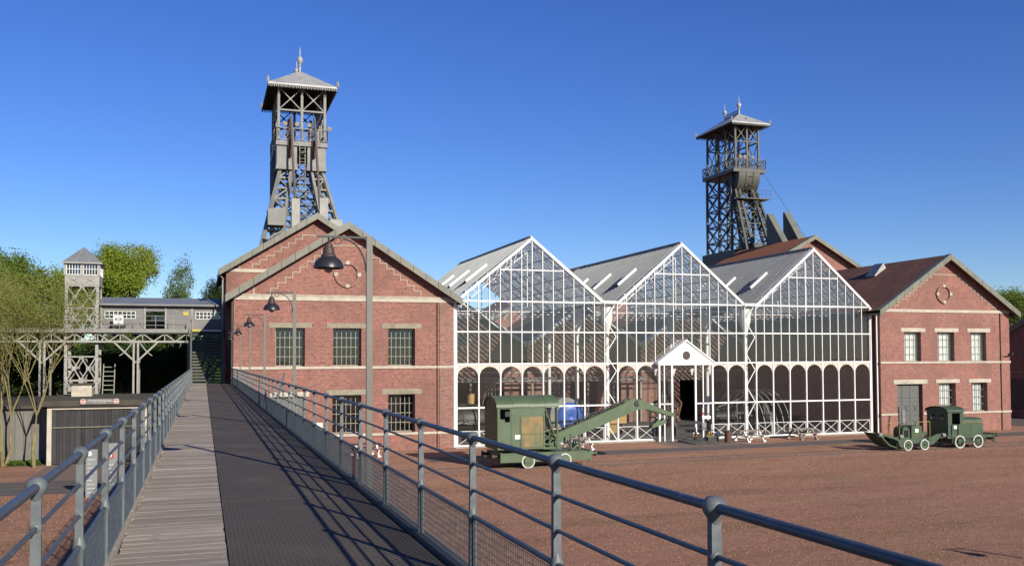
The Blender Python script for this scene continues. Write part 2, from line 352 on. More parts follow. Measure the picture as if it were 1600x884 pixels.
# ------------------------------------------------------------------ ground
def sheet(name, pts, z, mat): 
    mb = MB(); mb.add([(x, y, z) for x, y in pts], [tuple(range(len(pts)))]); return struct(mb.build(name, mat))
sheet('ground', [(-1400,-1400),(1400,-1400),(1400,1400),(-1400,1400)], 0, 'shale')
sheet('path', [(12,50.7),(30,51.3),(46,52.6),(60,53.0),(110,54.5),(110,57.5),(60,55.6),(46,54.9),(30,53.4),(12,53.2)], .004, 'asphalt')
sheet('path', [(-70,45.3),(-6,44.4),(2.5,43.6),(2.5,48.4),(-6,49.1),(-70,50.6)], .004, 'asphalt')
sheet('path', [(-8.0,49.2),(-3,48.8),(-2.5,56),(-8.0,56.2)], .008, 'slab')
sheet('path', [(64,60),(120,60),(120,80),(64,72)], .006, 'asphalt')
sheet('lawn', [(-80,57.2),(-8.3,56.6),(-8.4,59),(-12,64),(-14,140),(-80,160)], .012, 'grass_ground')
sheet('lawn', [(-14,78),(6,78),(10,190),(-60,190)], .016, 'grass_ground')
sheet('painted_line', [(22,50.62),(110,54.40),(110,54.47),(22,50.69)], .010, 'paint_white_line')
sheet('entrance_paving', [(28.9,53.6),(34.4,53.9),(34.4,57.9),(28.9,57.9)], .010, 'slab')
for x0, x1, xs in ((28.9, 29.0, 0), (34.3, 34.4, 0)):
    sheet('painted_line', [(x0,53.7),(x1,53.7),(x1,57.9),(x0,57.9)], .016, 'paint_white_line')
t = thing('rail_track', 'narrow dark steel rails sunk in the red shale yard', 'rail track', (16,46,0))
for k, dy in enumerate((0, 1.44)):
    mb = MB(); mb.beam((-10,45.05+dy,.006), (74,47.95+dy,.006), .055, .06); mb.build('rail', 'kerb_steel', t)
# ------------------------------------------------------------------ footbridge
DZ = 4.25; XL, XR = -.645, 1.69; YE = 62.0
t = thing('footbridge', 'long raised footbridge of weathered planks beside dark grip matting', 'footbridge', (.5,0,0))
pm = MB().box(-.61, .185, 0, .176, -.045, 0).mesh('plank', 'plank')
rest = MB(); k = 0; y = -2.0; npl = 0
ys = []
while y < YE-.2: ys.append(y); y += .182
first = [yy for yy in ys if yy > 4.5][:298]
fs = set(first)
for yy in ys:
    if yy in fs:
        o = inst('plank', pm, t, (-.5 + random.uniform(-.006, .006), yy, DZ + random.uniform(-.0015, .0015)), (random.uniform(-.004,.004), random.uniform(-.002,.002), random.uniform(-.004, .004)))
        o.scale = (random.uniform(.968, 1.02), random.uniform(.955, .99), 1)
    else: rest.box(-.61, .185, yy, yy+.172, DZ-.045, DZ)
rest.build('plank', 'plank', t, kind='stuff')
k = 0; y = -2.0
mm = MB().box(.19, 1.635, 0, 2.394, -.01, .012).mesh('grip_mat', 'grip_mat')
while y < YE-2: inst('grip_mat', mm, t, (-.5, y, DZ + .002*(k % 2))); y += 2.4; k += 1
mb = MB().box(-.69,-.612,-2,YE,DZ-.10,DZ+.035); mb.build('edge_timber', 'plank', t)
mb = MB().box(1.637,1.74,-2,YE,DZ-.10,DZ+.05); mb.build('edge_kerb', 'kerb_steel', t)
for x in (-.6, .25, 1.6): MB().box(x-.07,x+.07,-2,YE,DZ-.5,DZ-.06).build('girder', 'steel_grey', t)
for yy in range(4, 62, 12):
    for x in (-.45, 1.45): MB().box(x-.14,x+.14,yy-.14,yy+.14,0,DZ-.5).build('pier', 'steel_grey', t)
    MB().box(-.75,1.75,yy-.16,yy+.16,DZ-.72,DZ-.502).build('cross_beam', 'steel_grey', t)
    mb = MB(); mb.beam((-.45,yy,.6),(1.45,yy,DZ-.9),.1); mb.beam((1.45,yy+.02,.6),(-.45,yy+.02,DZ-.9),.1); mb.build('brace', 'steel_grey', t)
RH = (.933, .765, .592, .42)
def post_mesh():
    mb = MB(); mb.add([(sx*w, sy*w*.8, z) for z, w in ((-.12,.025),(.40,.022),(.933,.0185)) for sx, sy in ((-1,-1),(1,-1),(1,1),(-1,1))],
        [(4*i+j, 4*i+(j+1)%4, 4*i+4+(j+1)%4, 4*i+4+j) for i in (0,1) for j in range(4)] + [(0,1,2,3)])
    mb.lathe([(.001,.974),(.026,.968),(.040,.951),(.043,.933),(.037,.912),(.026,.898),(.020,.878)], n=16)
    for z in RH[1:3]: mb.ball((0,0,z), .027, 10)
    mb.lathe([(.022,.355),(.030,.40),(.037,.42),(.030,.445),(.021,.475)], n=12)
    return mb.mesh('post', 'rail_worn', True)
pmesh = post_mesh()
def mesh_panel(sp):
    mb = MB(); L = sp-.06
    for i in range(int(L/.034)+1):
        x = -L/2 + i*.034; mb.tube((0,x,.03),(0,x,.40),.0021,4,caps=False)
    for j in range(9): mb.tube((.004,-L/2,.035+j*.044),(.004,L/2,.035+j*.044),.0021,4,caps=False)
    for a in (-L/2, L/2): mb.box(-.008,.008,a-.008,a+.008,.02,.41)
    return mb.mesh('wire_panel', 'rail_paint')
def railing(X, y0, sp, y1, label):
    t = thing('railing', label, 'railing', (X, y0, DZ), group='railings of the footbridge')
    n = int((y1-y0)/sp)+1; wm = mesh_panel(sp)
    for i in range(n):
        y = i*sp
        o = inst('post', pmesh, t, (0, y, 0), (0, 0, random.uniform(-.05,.05)))
        if i < n-1: inst('wire_panel', wm, t, (0, y+sp/2, 0))
    for k, (h, r) in enumerate(zip(RH, (.0185, .0105, .0105, .0155))):
        mb = MB(); mb.tube((0,-3.0,h),(0,(n-1)*sp,h),r,12 if k == 0 else 8)
        mb.build(('top_rail','middle_rail','middle_rail','lower_rail')[k], 'rail_paint', t, world=False, smooth=True)
    return t
railing(XL, 4.27-1.43*3, 1.43, YE-1.5, 'blue-grey pipe railing along the plank side of the footbridge')
railing(XR, 2.88-1.535*2, 1.535, 58.3, 'blue-grey pipe railing along the matting side, under the lamps')
mb = MB(); mb.beam((1.80,26.2,DZ-.1),(2.12,26.2,DZ+1.10),.05,.05)
tag(mb.build('leaning_strut', 'rail_paint'), 'slanting grey steel strut rising behind the footbridge railing', 'strut')
# ------------------------------------------------------------------ lamps over the bridge
def lamp(label):
    t = thing('street_lamp', label, 'street lamp', (1.81, 0, DZ-.5), group='lamps along the footbridge')
    MB().box(-.034,.034,-.026,.026,0,3.36).build('post', 'lamp_post', t, world=False)
    MB().box(-.10,.10,-.07,.07,.36,.40).build('bracket', 'kerb_steel', t, world=False)
    mb = MB(); mb.box(-.60,.045,-.012,.012,3.335,3.357); pts = []
    for i in range(11):
        a = math.pi/2*i/10; pts.append((-.30+.26*math.sin(a) , 0, 2.96+.36*math.cos(a)))
    mb.path(pts, .010, 6); mb.build('arm', 'kerb_steel', t, world=False)
    MB().tube((-.465,0,3.34),(-.465,0,3.25),.012,6).build('hanger', 'rust_dark', t, world=False); MB().ring((-.36,0,3.30),.04,.014,'y',12,.014).build('cable_loop', 'rust_dark', t, world=False)
    o = MB().lathe([(.012,3.27),(.045,3.255),(.05,3.225),(.062,3.215),(.068,3.15),(.085,3.135),(.085,3.11)], (-.465,0,0), 20).build('lamp_cap', 'rust_dark', t, world=False, smooth=True)
    o = MB().lathe([(.08,3.118),(.115,3.095),(.15,3.06),(.168,3.015),(.172,2.985),(.166,2.985),(.145,3.05),(.10,3.085),(.01,3.10)], (-.465,0,0), 28).build('lamp_shade', 'lamp_black', t, world=False, smooth=True)
    MB().ball((-.465,0,2.985),.055,12).build('bulb', 'window_glass', t, world=False, smooth=True)
    return t
lt = lamp('black enamel lamp on a square post by the railing, hanging over the bridge matting')
for i, y in enumerate((10.7, 20.0, 30.0, 39.8, 50.0)):
    o = lt if i == 0 else copy_tree(lt); o.location.y = y
    o['label'] = 'black enamel lamp over the footbridge, ' + ('fifth and farthest from the brick hall','fourth from the brick hall','third from the brick hall','second from the brick hall','closest to the brick hall')[i]
o = copy_tree(lt); o.location = (24.5,13.6,0); o.scale = (1.25,1.25,1.2); tag(o,'unseen lamp post added out of view to cast a shadow on the shale yard','street lamp','added shadow casters out of view')  # stand-in for an unknown object, added out of view for its shadow
# ------------------------------------------------------------------ brick buildings
def holed_wall(mb, x0, x1, z0, z1, y, holes, depth):
    xs = sorted({x0, x1, *[h[0] for h in holes], *[h[1] for h in holes]}); zs = sorted({z0, z1, *[h[2] for h in holes], *[h[3] for h in holes]})
    for a, b in zip(xs, xs[1:]):
        for c, d in zip(zs, zs[1:]):
            if any(h[0] <= (a+b)/2 <= h[1] and h[2] <= (c+d)/2 <= h[3] for h in holes): continue
            mb.quad((a,y,c),(b,y,c),(b,y,d),(a,y,d))
    for a, b, c, d in holes:
        mb.quad((a,y,c),(a,y+depth,c),(a,y+depth,d),(a,y,d)); mb.quad((b,y,c),(b,y,d),(b,y+depth,d),(b,y+depth,c))
        mb.quad((a,y,d),(a,y+depth,d),(b,y+depth,d),(b,y,d)); mb.quad((a,y,c),(b,y,c),(b,y+depth,c),(a,y+depth,c))
def window(t, a, b, c, d, y, nx, nz, frame='cream_frame', glass='window_glass', curtain=0):
    mb = MB(); w = .022
    for i in range(nx+1):
        x = a+(b-a)*i/nx; x = min(max(x, a+w), b-w); mb.box(x-w*(1.6 if i in (0,nx) else .75), x+w*(1.6 if i in (0,nx) else .75), y-.03, y+.03, c, d)
    for j in range(nz+1):
        z = c+(d-c)*j/nz; z = min(max(z, c+w), d-w); mb.box(a+.03, b-.03, y-.022, y+.022, z-w*(1.6 if j in (0,nz) else .75), z+w*(1.6 if j in (0,nz) else .75))
    o = mb.build('window', frame, t)
    MB().quad((a,y+.01,c),(b,y+.01,c),(b,y+.01,d),(a,y+.01,d)).build('pane', glass, o)
    if curtain:
        mb = MB(); n = 14
        for i in range(n):
            xa = a+(b-a)*curtain*i/n; xb = a+(b-a)*curtain*(i+1)/n; ya = y+.10+.05*(i % 2); yb = y+.10+.05*((i+1) % 2)
            mb.quad((xa,ya,c),(xb,yb,c),(xb,yb,d),(xa,ya,d))
        mb.build('curtain', 'curtain', o)
def gable_building(name, label, x0, x1, y0, y1, ze, za, holes, ov=.55, roofmat='tile_brown', wallmat='brick', nseg=9, bands=(), floor=True, depth=.32, vmat='verge_metal', vh=.40, eo=.5):
    t = thing(name, label, 'building', ((x0+x1)/2, y0, 0)); xc = (x0+x1)/2; sl = (za-ze)/(xc-x0+eo)     # za, ze: roof top at apex / eave tip
    rt = .16                                                                                     # roof thickness
    zw = ze+sl*eo-rt*1.2                                                                         # wall top at the eaves
    zt = za-rt*1.25
    mb = MB(); holed_wall(mb, x0, x1, 0, zw, y0, holes, depth)
    mb.add([(x0,y0,zw),(x1,y0,zw),(xc,y0,zt)], [(0,1,2)]); mb.add([(x0,y1,zw),(x1,y1,zw),(xc,y1,zt)], [(0,2,1)])
    mb.quad((x0,y0,0),(x0,y1,0),(x0,y1,zw),(x0,y0,zw)); mb.quad((x1,y0,0),(x1,y0,zw),(x1,y1,zw),(x1,y1,0)); mb.quad((x0,y1,0),(x1,y1,0),(x1,y1,zw),(x0,y1,zw))
    w = mb.build('wall', wallmat, t)
    if floor:
        mb = MB(); mb.box(x0+.02,x1-.02,y0+depth+.3,y1-.02,.01,.06); mb.box(x0+.02,x1-.02,y0+depth+.3,y1-.02,4.35,4.6); mb.build('floor', 'concrete_floor', t)
    for s in (-1, 1):
        xe = x0-eo if s < 0 else x1+eo
        n = Vector((s*sl, 0, 1)).normalized()
        a = Vector((xc, y0-ov, za)); b = Vector((xe, y0-ov, ze)); 
        mb = MB(); mb.prism([a, b, b-Vector((0,0,rt)), a-Vector((0,0,rt))], (0, y1-y0+ov, 0)); mb.build('roof', roofmat, t)
        for i in range(nseg):                                                                    # verge flashing, one piece at a time
            p = a+(b-a)*(i/nseg+(.0015 if i else -.0)); q = a+(b-a)*((i+1)/nseg-.0015)
            dn = Vector((0,0,-vh))
            up = Vector((0,0,.035+random.uniform(0,.012)))
            mb = MB(); mb.prism([p+up, q+up, q+dn, p+dn], (0,-.05-random.uniform(0,.012),0)); mb.prism([p+up, q+up, q+up*.3, p+up*.3], (0,.5,0)); mb.build('verge_flashing', vmat, t)
        mb = MB(); mb.box(min(xe, xe-s*.14), max(xe, xe-s*.14), y0-ov-.07, y1, ze-.33, ze+.02); mb.build('gutter', vmat, t)
    for z, h, out, mt in bands:
        cuts = sorted((a, b) for a, b, c, d in holes if c < z-h/2 and d > z+h/2); xs = x0-.03
        for a, b in cuts+[(x1+.03, None)]:
            if a-xs > .02: MB().box(xs, a, y0-out, y0+.02, z-h/2, z+h/2).build('string_course', mt, t)
            xs = b
    return t, xc, sl, w
def steps(t, xc, x_out, z_out, x_in, z_in, n, y, mat='stone_dull', arms=(1, -1), th=.075):
    for s in arms:
        mb = MB(); dx = (x_in-x_out)/n; dz = (z_in-z_out)/n
        for i in range(n):
            xa = x_out+dx*i; za = z_out+dz*i
            A = xc-s*(xc-xa); B = xc-s*(xc-xa-dx)
            mb.box(min(A,B)-th/2, max(A,B)+th/2, y-.03, y+.02, za+dz-th/2, za+dz+th/2)
            mb.box(A-th/2, A+th/2, y-.033, y+.02, za, za+dz-th/2)
        mb.build('stepped_moulding', mat, t)
def oculus(t, x, z, r, y, mat='brick_old'):
    mb = MB(); mb.ring((x,y,z), r, .17, 'y', 28, .22); mb.build('round_moulding', mat, t)
    mb = MB()
    for dx, dz in ((1,0),(-1,0),(0,1),(0,-1)): mb.box(x+dx*r-.11, x+dx*r+.11, y-.13, y+.02, z+dz*r-.11, z+dz*r+.11)
    mb.build('keystone', 'stone', t)
def lintels(t, L, y, mat='lintel'):
    for a, b, c, d in L: MB().box(a, b, y-.035, y+.10, c, d).build('lintel', mat, t)
# --- front left hall
up = [(4.14,5.88),(7.58,9.32),(11.0,12.72)]; lo = [(7.55,9.33),(11.0,12.72)]
holes = [(a,b,5.30,7.62) for a, b in up] + [(a,b,1.14,3.50) for a, b in lo] + [(4.0,5.86,.02,3.45)]
t, xc, sl, w = gable_building('brick_hall', 'red brick gabled hall whose corner the footbridge runs up to', 1.70, 15.20, 58.0, 65.0, 9.50, 14.12, holes, .60, depth=.55, bands=[(9.42,.26,.06,'stone'),(9.60,.07,.10,'stone'),(5.20,.16,.07,'stone'),(1.04,.15,.07,'stone')])
for a, b in up: window(t, a, b, 5.30, 7.62, 58.46, 6, 4)
for a, b in lo: window(t, a, b, 1.14, 3.50, 58.46, 6, 4)
lintels(t, [(a-.40,b+.42,7.63,7.94) for a, b in up] + [(a-.38,b+.42,3.51,3.84) for a, b in lo], 58.0); lintels(t, [(3.75,6.15,3.46,3.74)], 58.0, 'stone')
MB().box(4.02,5.84,58.2,58.26,.02,3.44).build('door', 'door_grey', t)
steps(t, xc, 3.82, 9.66, 7.75, 12.72, 9, 58.0); MB().box(7.72,9.18,57.972,58.02,12.70,12.78).build('stepped_moulding', 'stone_dull', t)
MB().box(2.80,2.90,57.972,58.02,9.64,10.25).build('stepped_moulding', 'stone_dull', t)
oculus(t, xc, 10.95, .72, 58.0)
mb = MB(); mb.tube((14.15,57.95,.1),(14.15,57.95,9.3),.032,8); mb.build('downpipe', 'rust_dark', t)
MB().box(14.3,15.23,57.955,58.02,.02,9.28).build('corner_pilaster', 'brick_old', t)
mb = MB(); mb.tube((1.62,58.15,4.3),(1.62,58.15,9.2),.05,8); mb.build('downpipe', 'steel_dark', t)
MB().box(6.4,6.95,57.96,57.985,1.30,1.85).build('notice', 'white_bright', t)
# --- hall behind it
t, xc, sl, w = gable_building('brick_hall', 'taller red brick hall with rope housings on its roof, behind the front hall', 1.42, 13.3, 65.2, 79.5, 11.68, 15.70, [], .60, bands=[(11.70,.22,.06,'stone')], floor=False)
steps(t, xc, 3.1, 11.85, 6.9, 14.25, 8, 65.2); MB().box(6.87,7.85,65.172,65.22,14.21,14.29).build('stepped_moulding', 'stone_dull', t)
MB().box(2.22,2.32,65.172,65.22,11.8,12.25).build('stepped_moulding', 'stone_dull', t)
mb = MB(); mb.tube((1.2,65.3,4.3),(1.2,65.3,11.2),.05,8); mb.tube((1.0,64.9,11.35),(1.25,65.3,11.1),.05,8); mb.build('downpipe', 'steel_pale', t)
for x0, x1, zt, mt in ((6.72,7.36,18.75,'steel_pale'),(8.95,9.62,18.9,'steel_pale')):
    mb = MB(); mb.prism([(x0,77.0,14.2),(x0,77.0,zt),(x0,77.25,zt),(x0,79.3,14.2)], (x1-x0,0,0)); mb.build('rope_housing', mt, t)
# --- right hall
up = [(50.06,51.60),(53.18,54.74),(56.32,57.84)]; lo = [(53.22,54.80),(56.34,57.86)]
holes = [(a,b,5.39,7.60) for a, b in up] + [(a,b,1.52,3.72) for a, b in lo] + [(49.32,51.66,.02,3.68)]
t, xc, sl, w = gable_building('brick_hall', 'red brick hall with white-curtained windows at the far end of the glasshouse', 47.85, 60.15, 57.4, 80, 9.15, 13.50, holes, .62, depth=.42, bands=[(9.20,.22,.06,'stone'),(5.30,.16,.07,'stone'),(1.44,.14,.07,'stone')])
for a, b in up: window(t, a, b, 5.39, 7.60, 57.74, 4, 4, 'cream_frame', 'glass', 1.0)
for a, b in lo: window(t, a, b, 1.52, 3.72, 57.74, 4, 4, 'cream_frame', 'glass', .86)
lintels(t, [(a-.31,b+.40,7.61,7.90) for a, b in up] + [(a-.31,b+.35,3.73,4.01) for a, b in lo] + [(48.98,52.10,3.69,4.02)], 57.4, 'stone')
d = MB().box(49.34,51.64,57.70,57.76,.03,3.66).build('door', 'door_grey', t)
mb = MB()
for x in (49.95,50.72): mb.box(x-.012,x+.012,57.69,57.702,.05,3.64)
for z in (2.62,2.36,1.30): mb.box(49.36,51.62,57.692,57.703,z-.012,z+.012)
for xa, xb in ((49.40,49.90),(50.0,50.68),(50.78,51.58)):
    for za, zb in ((.15,1.2),(1.42,2.26)):
        mx, mz, hx, hz = (xa+xb)/2, (za+zb)/2, (xb-xa)*.26, (zb-za)*.30
        mb.beam((mx-hx,57.692,mz-hz),(mx+hx,57.692,mz+hz),.025,.02); mb.beam((mx-hx,57.690,mz+hz),(mx+hx,57.690,mz-hz),.025,.02)
mb.build('door_batten', 'door_line', d)
MB().box(49.98,50.22,57.66,57.69,.55,1.75).build('notice', 'sign_grey', d)
steps(t, xc, 49.2, 9.34, 53.0, 12.0, 11, 57.4); MB().box(52.97,55.05,57.372,57.42,11.96,12.04).build('stepped_moulding', 'stone_dull', t)
oculus(t, xc-.2, 10.52, .62, 57.4)
mb = MB(); mb.tube((59.22,57.35,0),(59.22,57.35,9.1),.035,8); mb.build('downpipe', 'rust_dark', t)
mb = MB(); mb.tube((59.5,57.3,5.75),(60.1,57.25,5.75),.03,6); mb.box(60.05,60.25,57.1,57.35,5.85,6.0); mb.build('camera_bracket', 'lamp_black', t)
mb = MB()                                                                      # skylight on the left slope
p = Vector((xc-.75, 63.0, 13.50-.75*sl)); d = Vector((-1,0,-sl)).normalized(); n = Vector((-sl,0,1)).normalized()
mb.prism([p+n*.02, p+d*1.3+n*.02, p+d*1.3+n*.10, p+n*.5], (0,1.1,0)); mb.build('skylight', 'zinc', t)
# --- tile-roofed hall under the second headframe
t, xc, sl, w = gable_building('brick_hall', 'brick hall with orange tiled roof below the dark headframe, behind the glass roofs', 54.9, 66.4, 83.0, 97, 15.05, 18.45, [], .7, 'tile_orange', floor=False, nseg=6)
steps(t, xc, 56.6, 15.4, 60.0, 17.5, 6, 83.0)
for yy, x0, x1, zt in ((91.6, 60.95, 61.6, 22.0), (91.6, 63.15, 63.85, 22.3)):
    MB().prism([(x0,yy,15.6),(x0,yy-5.4,15.6),(x0,yy-.3,zt),(x0,yy,zt)], (x1-x0,0,0)).build('rope_housing', 'steel_dark', t)
    MB().prism([(x0-.06,yy-5.5,15.6),(x0-.06,yy-.33,zt+.05),(x0-.06,yy-.1,zt+.05),(x0-.06,yy-5.25,15.6)], (x1-x0+.12,0,0)).build('rope_housing_lit_slope', 'steel_olive', t)  # paler slope over dark sides: sunlight put into the colour
t, xc, sl, w = gable_building('brick_hall', 'large brick hall with dark roof glimpsed through the glasshouse, behind the inner gables', 26.0, 51.0, 92.0, 104, 8.6, 15.6, [(30+k*3.2,31.6+k*3.2,3,7) for k in range(6)], .6, floor=False)
for k in range(6): window(t, 30+k*3.2, 31.6+k*3.2, 3, 7, 92.2, 4, 6)
# --- dark shed at the far right
t = thing('shed', 'dark shaded shed past the far corner of the curtained hall', 'building', (80,70,0))
MB().prism([(73,62,0),(73,80,0),(73,80,2.6),(73,62,12.0)], (16,0,0)).build('wall', 'brick_old', t)
mb = MB(); mb.prism([(72.6,61.6,11.95),(72.6,80.5,2.05),(72.6,80.5,2.5),(72.6,61.6,12.45)], (17,0,0)); mb.build('roof', 'verge_metal', t)
MB().box(72.95,73.1,64,78,4.2,4.35).build('string_course', 'lintel', t)
for k in range(3): MB().box(72.96,73.1,65+k*3,67+k*3,.8,3.6).build('window', 'steel_dark', t)

# ------------------------------------------------------------------ glasshouse
GY = 58.1; ZE, ZA = 9.52, 13.72; GB = 76.0
bays = [(15.45, 25.80, 20.60), (26.75, 36.72, 31.72), (37.62, 47.45, 42.58)]
t = thing('glasshouse', 'white-framed glasshouse with three glazed gables between the brick halls', 'glasshouse', (31.5,GY,0))
GH = t
BNAME = ('first', 'second', 'third')
MB().box(15.3,29.55,57.86,58.3,0,.09).build('kerb', 'concrete', t); MB().box(33.85,47.7,57.86,58.3,0,.09).build('kerb', 'concrete', t)
def spandrel(w):
    pts = [(-w/2,0,0),(-w/2,0,-.78)]; r = w/2-.05; n = 10
    for i in range(n+1):
        a = math.pi-math.pi*i/n; pts.append((r*math.cos(a), 0, -.74+.66*math.sin(a)))
    pts += [(w/2,0,-.78),(w/2,0,0)]
    mb = MB(); m = len(pts); 
    top = [(p[0], p[1], 0) for p in pts]
    for i in range(m-1):
        a, b = pts[i], pts[i+1]
        if abs(a[2]) + abs(b[2]) < 1e-6 or abs(a[0]-b[0]) < 1e-6: continue
        mb.prism([a, b, (b[0],0,.06), (a[0],0,.06)], (0,.06,0))
    return mb.mesh('arch_spandrel', 'rusty_white')
def fence_panel(w):
    mb = MB(); a, b = -w/2+.08, w/2-.08; z0, z1 = .16, 1.05
    for x in (a, b): mb.box(x-.02,x+.02,-.02,.02,z0,z1)
    for z in (z0, z1): mb.box(a,b,-.018,.018,z-.02,z+.02)
    mb.beam((a,0,z0),(b,0,z1),.03,.03); mb.beam((a,.01,z1),(b,.01,z0),.03,.03)
    for x in (a-.045,): pass
    return mb.mesh('fence_panel', 'white_bright')
for bi, (x0, x1, xc) in enumerate(bays):
    W7 = (x1-x0)/7; W14 = W7/2; sl = (ZA-ZE)/(xc-x0)
    zroof = lambda x: ZE + sl*(xc-x0-abs(x-xc)) if x <= xc else ZE + (ZA-ZE)/(x1-xc)*(x1-x)
    sm = spandrel(W7); fp = fence_panel(W7)
    door = (29.55, 33.85)
    inside = lambda a, b: bi == 1 and a > door[0]-.6 and b < door[1]+.6
    for i in range(8):
        x = x0+W7*i
        if bi == 1 and door[0]-.2 < x < door[1]+.2: continue
        MB().box(x-.042,x+.042,GY-.07,GY+.07,.05,5.30).build('post', 'white_paint', t)
    for i in range(15):
        x = x0+W14*i; top = zroof(x)-.10
        MB().box(x-.025,x+.025,GY-.06,GY+.06,5.42,max(top, 5.6)).build('mullion', 'white_paint', t)
    for i in range(7):
        xm = x0+W7*(i+.5)
        inst('arch_spandrel', sm, t, (xm-31.5, -.03, 5.28))
        if not inside(xm-W7/2, xm+W7/2): inst('fence_panel', fp, t, (xm-31.5, .02, 0))
    for z, h in ((5.36,.12),(7.45,.09),(9.45,.10)):
        MB().box(x0-.05,x1+.05,GY-.075,GY+.075,z-h/2,z+h/2).build('transom', 'white_paint', t)
    if bi == 1:
        MB().box(x0-.05,door[0],GY-.072,GY+.072,2.5,2.6).build('transom','white_paint',t); MB().box(door[1],x1+.05,GY-.072,GY+.072,2.5,2.6).build('transom','white_paint',t)
        MB().box(x0-.05,door[0],GY-.072,GY+.072,.09,.15).build('sill','white_paint',t); MB().box(door[1],x1+.05,GY-.072,GY+.072,.09,.15).build('sill','white_paint',t)
    else:
        MB().box(x0-.05,x1+.05,GY-.072,GY+.072,2.5,2.6).build('transom','white_paint',t); MB().box(x0-.05,x1+.05,GY-.072,GY+.072,.09,.15).build('sill','white_paint',t)
    MB().box(x0+W14*4,x0+W14*10,GY-.07,GY+.07,11.50,11.57).build('transom','white_paint',t)
    for s, xe in ((-1,x0),(1,x1)):
        a = Vector((xc,GY-.13,ZA+.02)); b = Vector((xe+s*.03,GY-.13,ZE-.02)); mb = MB(); mb.prism([a,b,b-Vector((0,0,.21)),a-Vector((0,0,.21))],(0,.30,0)); mb.build('verge', 'white_bright', t)
    # panes
    g = lambda a, b, c, d: MB().quad((a,GY,c),(b,GY,c),(b,GY,d),(a,GY,d)).build('pane', 'glass', t)
    for i in range(7):
        a, b = x0+W7*i, x0+W7*(i+1)
        if inside(a, b): g(a,b,4.4,5.3)
        else: g(a,b,.12,2.55); g(a,b,2.55,5.3)
    for i in range(14):
        a, b = x0+W14*i, x0+W14*(i+1); g(a,b,5.4,7.45); g(a,b,7.45,9.45)
        za, zb = zroof(a)-.15, zroof(b)-.15
        if min(za, zb) > 9.5:
            if 4 <= i < 10: g(a,b,9.45,11.53); MB().add([(a,GY,11.53),(b,GY,11.53),(b,GY,zb),(a,GY,za)],[(0,1,2,3)]).build('pane','glass',t)
            else: MB().add([(a,GY,9.45),(b,GY,9.45),(b,GY,zb),(a,GY,za)],[(0,1,2,3)]).build('pane','glass',t)
        else: MB().add([(a,GY,9.45),(b,GY,9.45),(b,GY,max(zb,9.46)),(a,GY,max(za,9.46))],[(0,1,2,3)]).build('pane','glass',t)
    # roof slopes
    for s, xe in ((-1,x0-.15),(1,x1+.15)):
        a = Vector((xc,GY,ZA)); b = Vector((xe,GY,ZE)); d = b-a; n = Vector((s*(ZA-ZE),0,abs(xe-xc))).normalized()
        MB().add([a,b,b+Vector((0,GB-GY,0)),a+Vector((0,GB-GY,0))],[(0,1,2,3)]).build('roof_glazing', 'roof_glass', t)
        N = 30; pw = (GB-GY)/N
        for i in range(N):                        # opaque ribbed sheets alternating with clear glass
            o = Vector((0,pw*(i+.5),0)); MB().beam(a+o+n*.035, b+o+n*.035, pw*.50, .03, n).build('roof_sheet', 'roof_sheet', t)
        mb = MB()
        for i in range(2*N+1): o = Vector((0,pw*(i+.5)/2,0)); mb.beam(a+o+n*.06, b+o+n*.06, .035, .05, n)
        mb.build('glazing_bars', 'zinc_grey', t, kind='stuff')
        for k in range(1, 7):
            p = a+d*(k/7)-n*.07; MB().beam(p+Vector((0,.1,0)), p+Vector((0,GB-GY,0)), .07, .09, n).build('purlin', 'white_paint', t)
        if s < 0:
            for yy in (2.6, 7.0, 11.4):
                p = a+d*.42+Vector((0,yy,0))+n*.20; q = a+d*.70+Vector((0,yy,0))+n*.20
                MB().beam(p, q, .24, .16, n).build('roof_vent', 'white_bright', t)
                MB().beam(p-n*.12, q-n*.12, .16, .12, n).build('roof_vent_base', 'zinc_grey', t)
    MB().beam((xc,GY,ZA+.06),(xc,GB,ZA+.06),.22,.10).build('ridge_cap', 'zinc_grey', t)
    # lattice trusses
    for yy in (.9, 4.5, 8.1, 11.7, 15.3):
        mb = MB()
        for s, xe in ((-1,x0),(1,x1)):
            a = Vector((xc,GY+yy,ZA-.25)); b = Vector((xe,GY+yy,ZE-.15)); dn = Vector((0,0,-.62))
            mb.beam(a,b,.06,.06); mb.beam(a+dn,b+dn,.06,.06); n = 16
            for k in range(n):
                p = a+(b-a)*(k/n); q = a+(b-a)*((k+1)/n)
                mb.beam(p+(dn if k % 2 else Vector()), q+(Vector() if k % 2 else dn), .035, .035)
        mb.beam((x0,GY+yy,ZE-.5),(x1,GY+yy,ZE-.5),.05,.05)
        mb.beam((xc,GY+yy,ZA-.9),(xc,GY+yy,ZE-.5),.05,.05)
        mb.build('truss', 'white_paint', t)
